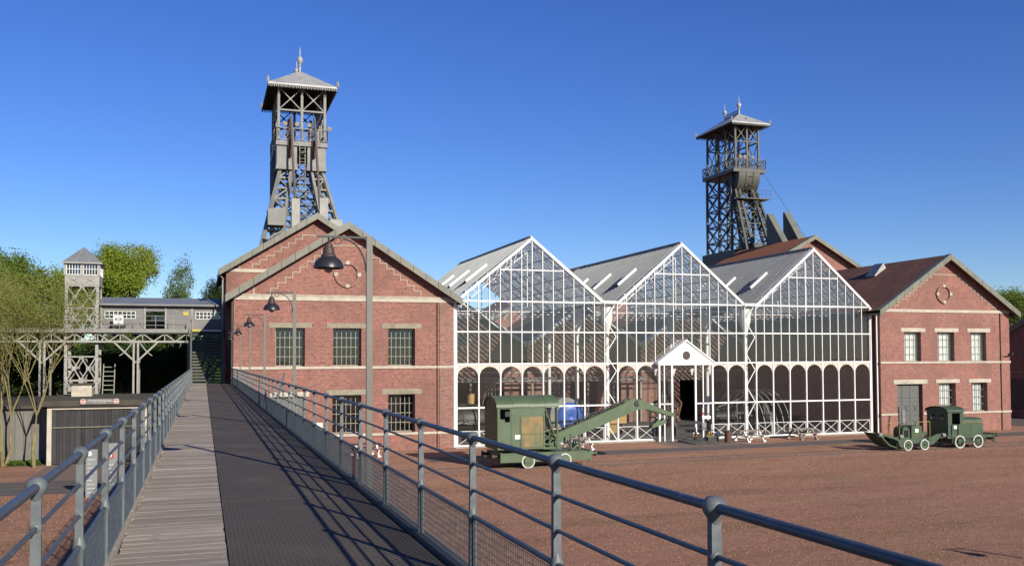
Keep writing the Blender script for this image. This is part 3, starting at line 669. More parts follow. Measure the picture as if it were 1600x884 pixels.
# laced double columns between the bays and end posts
for xa, xb in ((25.80,26.75),(36.72,37.62)):
    mb = MB(); zz = [.2+k*1.16 for k in range(9)]
    for k, (a, b) in enumerate(zip(zz, zz[1:])):
        p, q = (xa+.08, xb-.08) if k % 2 else (xb-.08, xa+.08); mb.beam((p,GY,a),(q,GY,b),.05,.05)
    mb.build('lacing', 'white_bright', t)
    for z in (.12, 2.55, 5.36, 7.45, 9.45): MB().box(xa+.05,xb-.05,GY-.05,GY+.05,z-.04,z+.04).build('transom','white_paint',t)
    MB().quad((xa,GY+.03,.12),(xb,GY+.03,.12),(xb,GY+.03,9.45),(xa,GY+.03,9.45)).build('pane','glass',t)
    MB().box(xa-.1,xb+.1,GY-.16,GB,9.44,9.52).build('valley_gutter','zinc_grey',t); MB().box(xa-.08,xb+.08,GY-.19,GY-.165,9.40,9.58).build('gutter_end','white_bright',t)
    for yy in (58.75, 64.2, 70.0):
        c = MB(); xm = (xa+xb)/2; c.tube((xm,yy,.05),(xm,yy,8.0),.15,12); c.lathe([(.15,7.3),(.22,7.7),(.42,8.35),(.44,9.4)],(xm,yy,0),12); c.build('column','white_paint',t,smooth=True)
MB().box(15.25,15.42,GY-.10,GY+.10,0,9.4).build('corner_post','white_bright',t)
MB().box(47.5,47.62,GY-.10,GY+.10,0,9.4).build('corner_post','white_bright',t); MB().box(47.70,47.78,57.6,57.68,.1,9.1).build('downpipe','white_paint',t)
# entrance porch
mb = MB(); mb.prism([(29.55,57.50,5.22),(33.85,57.50,5.22),(33.85,57.50,5.36),(31.7,57.50,6.78),(29.55,57.50,5.36)],(0,.52,0)); porch = mb.build('porch_gable','white_bright',t)
mb = MB()
for s in (-1,1): a=Vector((31.7,57.42,6.86)); b=Vector((31.7+s*2.2,57.42,5.34)); mb.prism([a,b,b+Vector((0,0,.10)),a+Vector((0,0,.12))],(0,.62,0))
mb.build('porch_verge','white_bright',porch)
MB().lathe([(.001,0),(.30,0)],(31.7,57.485,5.88),20,'y').build('porch_roundel','rust_dark',porch)
for x in (29.63,30.60,32.42,33.76): MB().box(x-.06,x+.06,57.52,57.64,.02,5.22).build('porch_post','white_bright',t)
for x in (30.02,33.02): MB().box(x-.035,x+.035,57.55,57.62,.02,5.2).build('porch_post','white_bright',t)
for a, b in ((29.63,30.6),(32.42,33.76)): MB().box(a,b,57.55,57.62,2.52,2.6).build('transom','white_bright',t); MB().quad((a,57.585,.05),(b,57.585,.05),(b,57.585,5.2),(a,57.585,5.2)).build('pane','glass',t)
for x in (29.63,33.76): MB().quad((x,57.63,.05),(x,58.05,.05),(x,58.05,5.2),(x,57.63,5.2)).build('pane','glass',t)
# floor of the glasshouse
struct(MB().box(15.25,47.7,58.31,GB-.05,-.02,.05).build('glasshouse_floor','concrete_floor'))
# ------------------------------------------------------------------ brick halls at the back of the glasshouse
for k, (x0, x1, lab) in enumerate(((15.3,26.2,'old brick hall end inside the glasshouse, nearest the footbridge'),(26.5,37.0,'old brick hall end inside the glasshouse, facing the porch'),(37.3,47.7,'old brick hall end inside the glasshouse, behind the big reel'))):
    c = (x0+x1)/2
    holes = [(c-3.6,c-2.0,.9,3.6),(c+2.0,c+3.6,.9,3.6),(c-1.3,c+1.3,.06,3.7)]
    tt, xc, sl, w = gable_building('brick_hall', lab, x0, x1, GB, GB+14, 7.05, 10.45, holes, .5, 'tile_brown', 'brick_old', bands=[(4.55,.14,.05,'stone')], floor=True, vmat='white_paint', vh=.30, eo=.1, nseg=8)
    for a, b, cc, dd in holes[:2]: window(tt, a, b, cc, dd, GB+.22, 5, 4)
    oculus(tt, c, 7.3, .62, GB)
    MB().lathe([(.001,0),(.52,0)],(c,GB-.01,7.3),20,'y').build('round_window','black_oil',tt)
    lintels(tt,[(a-.3,b+.3,dd+.01,dd+.28) for a,b,cc,dd in holes],GB)
    steps(tt, xc, x0+1.2, 7.6, xc-.6, 9.4, 6, GB)
# ------------------------------------------------------------------ headframes
def lattice(mb, A, B, C, D, n, w, horiz=True, cross=True):
    """panel between chord A->B and chord C->D, n fields"""
    A, B, C, D = map(Vector, (A, B, C, D))
    for k in range(n):
        p, q = A.lerp(B, k/n), A.lerp(B, (k+1)/n); r, s = C.lerp(D, k/n), C.lerp(D, (k+1)/n)
        if cross: mb.beam(p, s, w, w); mb.beam(r, q, w*.99, w*.99)
        else: mb.beam(*( (p, s) if k % 2 else (r, q)), w, w)
        if horiz: mb.beam(q, s, w*1.2, w*1.2)
def headframe(label, cx, y0, w, l, ze, zp, zr, ov, legs, mats, housings=(), flood=True, style=0):
    t = thing('headframe', label, 'headframe', (cx, y0+l/2, 0)); mp, mr, md = mats  # lit steel paler, shaded sides and rear darker: shade put into the colours
    xl, xr, yb = cx-w/2, cx+w/2, y0+l
    # roof
    X0, X1, Y0, Y1 = xl-ov, xr+ov, y0-ov, yb+ov; ry0, ry1 = Y0+(X1-X0)*.5, Y1-(X1-X0)*.5
    V = [(X0,Y0,ze),(X1,Y0,ze),(X1,Y1,ze),(X0,Y1,ze),(cx,ry0,zr),(cx,ry1,zr)]
    mid = [((X0+cx)/2,(Y0+ry0)/2,(ze+zr)/2-.12)]
    mb = MB(); mb.add(V, [(0,1,4),(1,2,5,4),(2,3,5),(3,0,4,5)]); mb.add([(x,y,z-.14) for x,y,z in V], [(0,4,1),(1,4,5,2),(2,5,3),(3,5,4,0)])
    for a, b in ((0,1),(1,2),(2,3),(3,0)):
        p, q = Vector(V[a]), Vector(V[b]); dn = Vector((0,0,.14)); mb.add([p, q, q-dn, p-dn], [(0,1,2,3)])
    roof = mb.build('roof', mr, t)
    mb = MB()                                     # roof underside, its shade put into the near-black colour
    mb.add([(x+sx*.06,y+sy*.06,z-.18) for (x,y,z),(sx,sy) in zip(V,((1,1),(-1,1),(-1,-1),(1,-1),(0,0),(0,0)))], [(0,4,1),(1,4,5,2),(2,5,3),(3,5,4,0)]); mb.build('soffit', 'eaves_shade', roof)
    for a, b in ((0,1),(1,2),(2,3),(3,0)):        # fringe boards, side and rear ones in the dark shade colour
        p, q = Vector(V[a]), Vector(V[b]); n = int((q-p).length/.16); mb = MB(); nx = Vector((q-p)).normalized()
        for k in range(n):
            c = p.lerp(q, (k+.5)/n); mb.beam(c-Vector((0,0,.12)), c-Vector((0,0,.12+.22+.05*(k % 2))), .09, .03, nx.cross(Vector((0,0,1))))
        mb.build('fringe', mp if a == 0 else 'eaves_shade', roof, kind='stuff')
    for k in range(4):                            # upturned corner ornaments
        c = Vector(V[k]); d = Vector((1 if k in (1,2) else -1, 1 if k in (2,3) else -1, 0)).normalized(); pts = []
        for i in range(7): an = math.pi*i/6; pts.append(c+d*(.02-.16*math.cos(an)*.8)+Vector((0,0,-.2+.55*math.sin(an)+.2)))
        mb = MB(); s = d.cross(Vector((0,0,1)))*.07; mb.prism([p-s for p in pts], s*2); mb.build('corner_ornament', mr, roof)
    for y, h in ((ry0, 1.0), (ry1, .92)):
        MB().lathe([(.10*h,-.1),(.10*h,.45*h),(.16*h,.5*h),(.10*h,.6*h),(.16*h,.72*h),(.30*h,.95*h),(.30*h,1.1*h),(.14*h,1.32*h),(.06*h,1.42*h),(.045*h,1.9*h),(.005,2.3*h)],(cx,y,zr),14).build('finial','zinc',roof,smooth=True)
    mb = MB(); mb.box(cx-.04,cx+.04,ry0,ry1,zr-.05,zr+.08); n = max(2, int((ry1-ry0)/.35))
    for k in range(n): a = ry0+(ry1-ry0)*k/n; b = ry0+(ry1-ry0)*(k+1)/n; mb.beam((cx,a,zr+.05),(cx,b,zr+.42),.04); mb.beam((cx,b,zr+.05),(cx,a,zr+.42),.04)
    mb.box(cx-.03,cx+.03,ry0,ry1,zr+.42,zr+.48); mb.build('ridge_cresting', md, roof)
    # upper storey
    px = (xl, cx, xr); py = [y0+l*k/3 for k in range(4)]; zt = ze-.1; zm = ze-2.15
    for x in px:
        for y in py:
            if x == cx and y not in (py[0], py[-1]): continue
            MB().box(x-.11,x+.11,y-.11,y+.11,zp,zt+(.9 if x == cx else .1)).build('post', mp, t)
    def xbr(p, q, m):
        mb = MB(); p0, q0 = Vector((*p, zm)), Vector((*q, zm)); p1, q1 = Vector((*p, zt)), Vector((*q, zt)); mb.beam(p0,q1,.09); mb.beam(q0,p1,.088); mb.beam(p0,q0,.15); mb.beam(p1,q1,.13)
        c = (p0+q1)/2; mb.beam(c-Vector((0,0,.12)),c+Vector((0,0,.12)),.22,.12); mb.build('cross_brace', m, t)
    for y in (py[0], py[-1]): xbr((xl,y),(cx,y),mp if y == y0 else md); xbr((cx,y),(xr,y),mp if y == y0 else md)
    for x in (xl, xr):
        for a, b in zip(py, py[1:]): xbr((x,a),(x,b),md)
    for x in (xl+.02, xr-.02):                    # lower side braces
        mb = MB()
        for a, b in zip(py, py[1:]): mb.beam((x,a,zp+.2),(x,b,zm),.08); mb.beam((x,b,zp+.2),(x,a,zm),.078)
        mb.build('cross_brace', md, t)
    # platform and balustrade
    bo = .22 if style == 0 else .62
    MB().box(xl-bo,xr+bo,y0-bo,yb+.25,zp-.42,zp).build('platform', mp, t)
    def bal(p, q, m):
        p, q = Vector((*p, zp)), Vector((*q, zp)); n = max(2, round((q-p).length/.72)); mb = MB(); hh = 1.15; z = Vector((0,0,1))
        mb.beam(p+z*hh,q+z*hh,.07); mb.beam(p+z*.12,q+z*.12,.06)
        for k in range(n+1): c = p.lerp(q,k/n); mb.beam(c,c+z*hh,.05)
        for k in range(n): a, b = p.lerp(q,k/n), p.lerp(q,(k+1)/n); mb.beam(a+z*.12,b+z*hh,.035); mb.beam(b+z*.12,a+z*hh,.034); m2 = (a+b)/2+z*.64; mb.ring(m2,.14,.03,'y' if abs((q-p).x) > abs((q-p).y) else 'x',10,.03)
        mb.build('balustrade', m, t)
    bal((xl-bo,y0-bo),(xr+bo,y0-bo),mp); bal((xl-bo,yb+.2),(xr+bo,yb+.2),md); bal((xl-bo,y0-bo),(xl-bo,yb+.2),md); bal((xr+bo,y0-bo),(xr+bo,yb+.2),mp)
    # winding wheels inside the upper storey
    for sx in (-.24, .24):
        wc = (cx+sx*w, y0+l*.30, zp+1.1); mb = MB(); mb.ring(wc, 1.35, .16, 'x', 28, .16)
        for k in range(8): a = math.pi*k/4; mb.beam(wc, (wc[0], wc[1]+1.3*math.cos(a), wc[2]+1.3*math.sin(a)), .05)
        mb.tube((wc[0]-.3,wc[1],wc[2]),(wc[0]+.3,wc[1],wc[2]),.14,10); mb.build('winding_wheel', 'rust_dark', t)
    if flood:
        for fx, fy in ((xl+.55,y0-.30),(cx-.45,y0-.30),(cx+.62,y0-.30),(xr+.5,y0+.6)):
            MB().lathe([(.001,-.05),(.20,-.02),(.22,.05),(.15,.2),(.06,.27),(.001,.28)],(fx,fy,zp+1.5),14,'y').build('floodlight','lintel',t,smooth=True)
    # hoppers
    zh = zp-.42
    if style == 0:
        for a, b in ((xl-.15,cx-.42),(cx+.50,xr+.10)):
            MB().box(a,b,y0-.05,y0+1.6,zh-1.75,zh-.01).build('hopper', mp, t)
            MB().box(a-.06,b+.06,y0-.12,y0+1.65,zh-2.15,zh-1.76).build('hopper_beam', mp, t)
        for x in (cx-1.02, cx+1.08):
            MB().box(x-.20,x+.12,y0-.42,y0-.16,zh-1.0,zp+.1).build('rope_guard', 'rust', t)
            mb = MB(); mb.beam((x,y0-.35,zp+2.2),(x+.30,y0-2.3,zp-6.4),.17,.20); mb.build('rope_guide', 'rust_dark', t)
    else:
        n = 8; pr = [(y0-bo-.02, zh)]
        for i in range(n+1): a = math.pi/2*i/n; pr.append((y0-bo+.02+1.15*(1-math.cos(a)) , zh-2.1*math.sin(a)))
        pr += [(y0+2.2,zh-2.1),(y0+2.2,zh)]
        mb = MB(); mb.prism([(xl+.15,y,z) for y,z in pr],(w-.30,0,0)); mb.build('hopper', mp, t)
        for k in range(2): x = cx-.5+k*1.0; MB().prism([(x,y-.08,z-.02) for y,z in pr[:7]]+[(x,y+.15,z-.02) for y,z in pr[6::-1]],(.28,0,0)).build('hopper_rib', mp, t)
        MB().box(xl-.1,xr+1.0,y0-1.0,y0+1.2,zh-3.32,zh-3.2).build('landing', mp, t)
        mb = MB()
        for k in range(9):
            a = xl-.1+(w+1.1)*k/8; mb.tube((a,y0-1.0,zh-3.2),(a,y0-1.0,zh-2.2),.02,5)
        for z in (2.2,2.7): mb.tube((xl-.1,y0-1.0,zh-z),(xr+1.0,y0-1.0,zh-z),.02,5)
        mb.build('landing_rail', md, t)
    # rear tower
    tx0, tx1 = (xl-.12, xr+.12) if style == 0 else (xl-.1, xr-.35); ty0, ty1 = y0+l*(.42 if style == 0 else .12), yb
    zb = 12 if style == 0 else 17.2; base = 8.0
    for x in (tx0, tx1):
        for y in (ty0, (ty0+ty1)/2, ty1): MB().box(x-.13,x+.13,y-.13,y+.13,0,zh).build('tower_post', md, t)
    n = max(4, int((zh-base)/1.9))
    for x in (tx0, tx1):
        for a, b in ((ty0,(ty0+ty1)/2),((ty0+ty1)/2,ty1)): mb = MB(); lattice(mb,(x,a,base),(x,a,zh),(x,b,base),(x,b,zh),n,.13); mb.build('tower_lattice', md, t)
    for y in (ty0, ty1):
        xm = (tx0+tx1)/2
        for a, b in ((tx0,xm),(xm,tx1)): mb = MB(); lattice(mb,(a,y,base),(a,y,zh),(b,y,base),(b,y,zh),n,.13); mb.build('tower_lattice', md, t)
    # front legs (two lattice legs leaning towards the winding house)
    sp, run, drop, lw = legs; zl = zh-1.9
    for s in (-1, 1):
        T = Vector((cx+s*w*.44, y0+.4, zl)); B = Vector((cx+s*(w*.44+sp), y0+.4-run, zl-drop)); inn = Vector((-s*lw,0,0)); bk = Vector((0,.85,0))
        tops = (T, T+inn*.55, T+bk, T+inn*.55+bk); bots = (B, B+inn, B+bk*1.3, B+inn+bk*1.3)
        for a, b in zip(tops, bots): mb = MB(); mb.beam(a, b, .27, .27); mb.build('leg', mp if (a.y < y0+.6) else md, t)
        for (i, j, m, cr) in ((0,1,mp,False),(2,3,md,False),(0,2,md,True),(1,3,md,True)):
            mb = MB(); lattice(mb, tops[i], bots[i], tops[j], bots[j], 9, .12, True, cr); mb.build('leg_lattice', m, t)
    mb = MB()                                     # bracing between the legs
    for k in range(1, 8):
        f = k/8; a = Vector((cx-w*.22-sp*f*.6, y0+.5-run*f, zl-drop*f)); b = Vector((cx+w*.22+sp*f*.6, y0+.5-run*f, zl-drop*f)); mb.beam(a,b,.12)
        if k < 7: f2 = (k+1)/8; c = Vector((cx-w*.22-sp*f2*.6, y0+.5-run*f2, zl-drop*f2)); d = Vector((cx+w*.22+sp*f2*.6, y0+.5-run*f2, zl-drop*f2)); mb.beam(a,d,.09); mb.beam(b,c,.088)
    mb.build('leg_brace', md, t)
    # ladder with hoops
    mb = MB(); a = Vector((cx+.05, y0-.1, zh+.0)); b = Vector((cx+.05 if style == 0 else cx+1.4, y0-.1-(.35 if style == 0 else 1.2), zh-(8.2 if style == 0 else 7.2)))
    dx = Vector((.24,0,0)); mb.beam(a-dx,b-dx,.06); mb.beam(a+dx,b+dx,.06); n = 26
    for k in range(n): c = a.lerp(b,(k+.5)/n); mb.beam(c-dx,c+dx,.035)
    for k in range(7): c = a.lerp(b,(k+.5)/7); mb.ring((c.x,c.y-.25,c.z),.30,.04,'z',12,.05)
    mb.build('ladder', mp, t)
    for (x0,x1,ya,yb2,z0,z1,m) in housings: MB().box(x0,x1,ya,yb2,z0,z1).build('equipment_box', m, t)
    return t
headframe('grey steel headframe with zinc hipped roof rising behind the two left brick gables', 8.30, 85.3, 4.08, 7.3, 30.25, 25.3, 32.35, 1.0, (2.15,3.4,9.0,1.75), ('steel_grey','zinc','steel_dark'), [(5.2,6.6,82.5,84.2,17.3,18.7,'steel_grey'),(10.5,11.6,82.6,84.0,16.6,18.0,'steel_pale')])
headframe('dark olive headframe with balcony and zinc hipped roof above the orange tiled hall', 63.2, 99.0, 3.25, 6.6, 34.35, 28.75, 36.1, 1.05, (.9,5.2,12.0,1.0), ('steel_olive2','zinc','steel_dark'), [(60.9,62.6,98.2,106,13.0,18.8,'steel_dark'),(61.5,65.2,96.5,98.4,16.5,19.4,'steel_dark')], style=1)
mb = MB(); mb.tube((65.0,98.2,28.2),(69.0,95.5,20.2),.03,5); tag(mb.build('stay_cable','steel_dark'), 'thin stay cable slanting down from the dark headframe balcony', 'cable')
# ------------------------------------------------------------------ elevated gangway, lookout tower, gallery, stair
VY = 66.0
t = thing('gangway', 'grey riveted steel gangway on braced columns, left of the brick halls', 'gangway', (-5,VY,0))
for x in (-9.75,-4.2):
    for dx in (-.13,.13): MB().box(x+dx-.06,x+dx+.06,VY-.1,VY+.1,0,6.9).build('column','steel_pale',t)
    MB().box(x-.06,x+.06,VY+3.4,VY+3.6,0,6.9).build('column','steel_grey',t)
    for s in (-1,1):
        mb = MB(); mb.beam((x,VY,5.55),(x+s*1.35,VY,6.9),.10); mb.beam((x+s*.68,VY+.02,6.23),(x+s*.2,VY+.02,6.9),.06); mb.beam((x+s*1.0,VY+.02,6.0),(x+s*.68,VY+.02,6.23),.05); mb.build('knee_brace','steel_pale',t)
for x in (-13.5,-.9): MB().box(x-.1,x+.1,VY-.1,VY+.1,0,6.9).build('column','steel_grey',t)
MB().box(-14,-.85,VY-.07,VY+.07,6.86,6.98).build('lower_chord','steel_pale',t); MB().box(-14,-.85,VY-.1,VY+.1,7.42,7.56).build('upper_chord','steel_grey',t)
mb = MB(); x = -14
while x < -1.2: mb.beam((x,VY,6.95),(x+.68,VY,7.45),.07); mb.beam((x+.68,VY,7.45),(x+1.36,VY,6.95),.069); mb.beam((x+.68,VY+.01,7.45),(x+.68,VY+.01,6.95),.06); x += 1.36
mb.build('truss_web','steel_pale',t)
MB().box(-14.2,1.35,VY-.25,VY+6,7.57,7.72).build('deck','steel_dark',t)
MB().box(-14.2,-.85,VY-.27,VY-.255,7.50,7.76).build('fascia','steel_grey',t)
for k in range(12): MB().box(-14+k*1.2-.06,-14+k*1.2+.06,VY+.2,VY+5.9,7.3,7.56).build('joist','steel_dark',t)
mb = MB(); x = -14
while x < -.7: mb.tube((x,VY-.18,7.72),(x,VY-.18,8.62),.018,5); x += 1.1
for z in (8.0,8.3,8.62): mb.tube((-14,VY-.18,z),(-.75,VY-.18,z),.016,5)
mb.build('guard_rail','steel_pale',t)
# lookout tower
t = thing('lookout_tower', 'grey steel lookout tower with glazed cabin and pyramid roof on the gangway', 'tower', (-7.5,VY+1.2,0))
ax, bx, ay, by = -8.52, -6.5, VY+.25, VY+2.3
for x in (ax+.09,bx-.09):
    for y in (ay+.09,by-.09): MB().box(x-.09,x+.09,y-.09,y+.09,0,10.6).build('post','steel_pale',t)
def hexx(mb, x0, x1, z0, z1, y, w=.075):
    xm, zm = (x0+x1)/2, (z0+z1)/2
    for a, b in ((x0,xm),(xm,x1)):
        c = (a+b)/2; mb.beam((a,y,z1),(c,y,zm),w); mb.beam((b,y,z1),(c,y,zm),w); mb.beam((a,y,z0),(c,y,zm),w); mb.beam((b,y,z0),(c,y,zm),w); mb.box(c-.13,c+.13,y-.05,y+.05,zm-.14,zm+.14)
    for z in (z0,z1): mb.box(xm-.14,xm+.14,y-.052,y+.052,z-.10,z+.10)
for (z0,z1) in ((9.15,10.5),(7.8,9.05),(4.45,5.9),(3.0,4.35),(1.4,2.9)):
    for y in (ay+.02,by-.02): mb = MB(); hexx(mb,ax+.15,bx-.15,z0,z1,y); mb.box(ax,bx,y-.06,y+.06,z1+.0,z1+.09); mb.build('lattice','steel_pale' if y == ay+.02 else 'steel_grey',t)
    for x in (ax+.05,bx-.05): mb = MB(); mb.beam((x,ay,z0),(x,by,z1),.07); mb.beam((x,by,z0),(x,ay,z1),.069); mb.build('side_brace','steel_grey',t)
cab = MB().box(ax-.02,bx+.02,ay-.02,by+.02,10.56,11.24).build('cabin_panel','steel_pale',t)
mb = MB()
for a, b in ((ax+.06,(ax+bx)/2-.05),((ax+bx)/2+.05,bx-.06)):
    for pts in (((a+.2,11.05),(b-.2,10.75)),((a+.2,10.75),(b-.2,11.05))): mb.beam((pts[0][0],ay-.03,pts[0][1]),(pts[1][0],ay-.03,pts[1][1]),.05,.03)
    mb.box(a,b,ay-.035,ay-.02,10.62,10.66); mb.box(a,b,ay-.035,ay-.02,11.14,11.18)
mb.build('panel_cross','steel_grey',cab)
for x in (ax,bx):
    for y in (ay,by): MB().box(x-.07,x+.07,y-.07,y+.07,11.24,12.05).build('cabin_post','steel_pale',t)
MB().box((ax+bx)/2-.08,(ax+bx)/2+.08,ay-.05,ay+.05,11.24,12.05).build('cabin_post','steel_pale',t)
def strip_window(t, a, b, z0, z1, y, n, axis='x'):
    mb = MB()
    for i in range(n+1):
        p = a+(b-a)*i/n
        mb.box(*((p-.018,p+.018,y-.02,y+.02) if axis == 'x' else (y-.02,y+.02,p-.018,p+.018)),z0,z1)
    for z in (z0,(z0+z1)/2,z1): mb.box(*((a,b,y-.017,y+.017) if axis == 'x' else (y-.017,y+.017,a,b)),z-.017,z+.017)
    o = mb.build('window','white_paint',t)
    MB().quad(*([(a,y,z0),(b,y,z0),(b,y,z1),(a,y,z1)] if axis == 'x' else [(y,a,z0),(y,b,z0),(y,b,z1),(y,a,z1)])).build('pane','window_glass',o)
strip_window(t,ax+.09,(ax+bx)/2-.09,11.27,12.0,ay,5); strip_window(t,(ax+bx)/2+.09,bx-.09,11.27,12.0,ay,5); strip_window(t,ay+.09,by-.09,11.27,12.0,bx,5,'y'); strip_window(t,ay+.09,by-.09,11.27,12.0,ax,5,'y'); strip_window(t,ax+.09,bx-.09,11.27,12.0,by,9)
mb = MB(); xm, ym = (ax+bx)/2, (ay+by)/2
mb.add([(ax-.2,ay-.2,12.05),(bx+.2,ay-.2,12.05),(bx+.2,by+.2,12.05),(ax-.2,by+.2,12.05),(xm,ym,13.2)],[(0,1,4),(1,2,4),(2,3,4),(3,0,4),(3,2,1,0)]); rf = mb.build('roof','zinc_grey',t)
mb = MB()
for f in (.33,.67): mb.beam((ax-.2+(bx-ax+.4)*f,ay-.2,12.07),(xm+(f-.5)*.25,ym-.12,13.1),.03)
mb.box(ax-.22,bx+.22,ay-.23,ay-.2,11.97,12.07); mb.build('roof_seam','steel_pale',rf)
# gallery
t = thing('gallery', 'grey clad gallery with strip windows running along the gangway to the brick hall', 'gallery', (-2.5,VY+2,7.7)); gy = VY+1.0
MB().box(-6.42,-3.72,gy,gy+.1,7.73,8.47).build('wall','gallery_grey',t); MB().box(-6.42,-6.22,gy+.001,gy+.1,8.471,9.35).build('wall','gallery_grey',t); MB().box(-4.3,-3.72,gy+.001,gy+.1,8.471,9.35).build('wall','gallery_grey',t)
MB().box(-6.22,-4.3,gy+.002,gy+.1,8.97,9.35).build('wall','gallery_grey',t); MB().box(-3.72,-2.42,gy+.003,gy+.1,8.97,9.35).build('wall','gallery_grey',t); MB().box(-2.42,1.3,gy,gy+.1,7.73,9.35).build('wall','gallery_grey',t)
MB().box(-6.42,1.3,gy+3.2,gy+3.3,7.73,8.4).build('wall','gallery_grey',t); strip_window(t,-6.2,1.2,8.42,9.3,gy+3.25,26)
strip_window(t,-6.2,-4.32,8.49,8.95,gy+.03,7)
strip_window(t,-.5,1.2,8.49,8.95,gy-.03,7)
for x in (-6.4,-3.72,-2.42,-.75): MB().box(x-.05,x+.05,gy-.06,gy-.002,7.73,9.35).build('post','steel_pale',t)
mb = MB(); mb.prism([(-6.6,gy-.35,9.34),(-6.6,gy+3.7,9.34),(-6.6,gy+3.7,9.44),(-6.6,gy+1.7,9.98),(-6.6,gy-.35,9.44)],(7.9,0,0)); mb.build('roof','zinc_grey',t)
mb = MB(); mb.tube((-6.5,gy-.36,9.36),(1.3,gy-.36,9.36),.055,6); mb.tube((-6.46,gy-.12,9.3),(-6.46,gy-.12,7.75),.045,6); mb.build('gutter','steel_grey',t)
mb = MB(); mb.beam((-4.2,gy-.04,8.45),(-3.75,gy-.04,7.8),.03); mb.beam((-1.7,gy-.04,9.2),(-1.0,gy-.04,8.9),.03); mb.build('tie','steel_grey',t)
MB().box(-1.32,-.98,gy-.05,gy-.02,8.72,8.98).build('sign_plate','yellow_paint',t)
# mine tub with a white board on the gangway
t = thing('mine_tub', 'small dark mine tub carrying a white board with two black eyes, on the gangway', 'mine tub', (-5.3,VY+.45,7.72))
mb = MB(); mb.add([(x*sx,y,z) for z,sx in ((.16,.36),(.36,.5)) for x,y in ((-1,-.28),(1,-.28),(1,.28),(-1,.28))],[(0,1,5,4),(1,2,6,5),(2,3,7,6),(3,0,4,7),(3,2,1,0),(4,5,6,7)]); mb.build('tub','black_oil',t,world=False)
for x in (-.26,.26): MB().lathe([(.02,-.04),(.10,-.04),(.10,.04),(.02,.04)],(x,-.26,.10),12,'y').build('wheel','black_oil',t,world=False)
bd = MB().box(-.30,.30,-.30,-.26,.36,.92).build('board','white_bright',t,world=False)
for x in (-.13,.13): MB().prism([(x-.09,-.31,.62),(x+.09,-.31,.62),(x+.06,-.31,.70),(x-.06,-.31,.72)],(0,.008,0)).build('painted_eye','lamp_black',bd,world=False)
for x in (-.17,.17): MB().ring((x,-.28,.94),.09,.03,'y',12,.03,0,math.pi).build('handle','steel_pale',t,world=False)
# stair from the bridge up to the gangway
t = thing('staircase', 'dark open-tread steel staircase at the shaded end of the footbridge', 'staircase', (.2,63,DZ))
for x in (-.72,.22,1.12): mb = MB(); mb.beam((x,62.2,DZ-.1),(x,65.9,7.60),.06,.28); mb.build('stringer','steel_dark',t)
for k in range(17):
    y = 62.35+k*.212; z = DZ+.20+k*.198
    for a, b in ((-.68,.18),(.26,1.08)): MB().box(a,b,y,y+.24,z-.10,z+.02).build('tread','steel_dark',t)
mb = MB()
for x in (-.74,1.14):
    mb.beam((x,62.2,DZ+.95),(x,65.9,8.6),.04)
    for k in range(5): mb.beam((x,62.3+k*.88,DZ+k*.82),(x,62.3+k*.88,DZ+.98+k*.82),.03)
mb.build('handrail','steel_dark',t)
MB().box(-.78,-.68,61.95,62.05,DZ,7.55).build('post','steel_dark',t); MB().box(1.10,1.2,61.95,62.05,DZ,7.55).build('post','steel_dark',t)
MB().box(-.85,1.3,62.0,66,DZ-.3,DZ-.02).build('landing','steel_dark',t)
MB().box(-.76,-.1,65.68,65.72,7.62,7.74).build('nosing','yellow_paint',t); MB().box(-.1,1.25,65.68,65.72,7.62,7.72).build('nosing','white_paint',t)
MB().box(1.22,1.27,61.3,61.6,DZ+.85,DZ+1.15).build('notice','blue_paint',t)
# small steel stair under the gangway
t = thing('staircase', 'pale steel staircase under the gangway beside the tower foot', 'staircase', (-6,VY+1,0))
for x in (-6.25,-5.55): mb = MB(); mb.beam((x,VY-.2,1.5),(x-.12,VY+2.6,5.4),.05,.2); mb.build('stringer','steel_pale',t)
for k in range(13): f = (k+.5)/13; MB().box(-6.22-.12*f,-5.58-.12*f,VY-.2+2.8*f-.12,VY-.2+2.8*f+.12,1.5+3.9*f-.02,1.5+3.9*f+.02).build('tread','steel_pale',t)
MB().box(-6.5,-5.4,VY-.3,VY+.1,1.3,1.48).build('landing','steel_grey',t)
# ------------------------------------------------------------------ hut with slatted front
t = thing('hut', 'low flat-roofed hut with black slatted front in a cream frame, beside the footbridge', 'hut', (-5.5,56.4,0)); hy = 56.4
MB().box(-8.05,-7.82,hy-.08,hy+.12,0,3.2).build('frame_post','stone',t); MB().box(-3.2,-2.98,hy-.08,hy+.12,0,3.2).build('frame_post','stone',t); MB().box(-7.82,-3.2,hy-.075,hy+.12,3.02,3.2).build('frame_head','stone',t)
x = -7.80
while x < -3.25:
    w = random.uniform(.15,.26); z0 = random.uniform(.02,.10); w = min(w, -3.21-x)
    MB().prism([(x,hy+random.uniform(0,.05),z0),(x+w-.012,hy+random.uniform(0,.05),z0),(x+w-.012,hy+.06,3.02),(x,hy+.06,3.02)],(0,.03,0)).build('slat','hut_slat',t); x += w
MB().box(-7.82,-3.2,hy-.06,hy-.02,2.02,2.06).build('slat_rail','lintel',t)
MB().box(-8.02,-3.0,hy+.2,hy+7.0,0,3.15).build('wall','hut_cladding',t)
mb = MB(); mb.prism([(-8.35,hy-.35,3.21),(-2.7,hy-.35,3.21),(-2.7,hy+7.4,3.3),(-8.35,hy+7.4,3.3)],(0,0,.30)); mb.build('roof','roof_felt',t)
mb = MB().prism([(-7.3,hy-.36,3.50),(-6.25,hy-.36,3.50),(-6.25,hy+1.0,3.56),(-7.3,hy+1.0,3.56)],(0,0,.03)); 
sg = MB().box(-6.35,-4.40,hy-.48,hy-.44,3.30,3.60).build('sign_board','lamp_post',t)
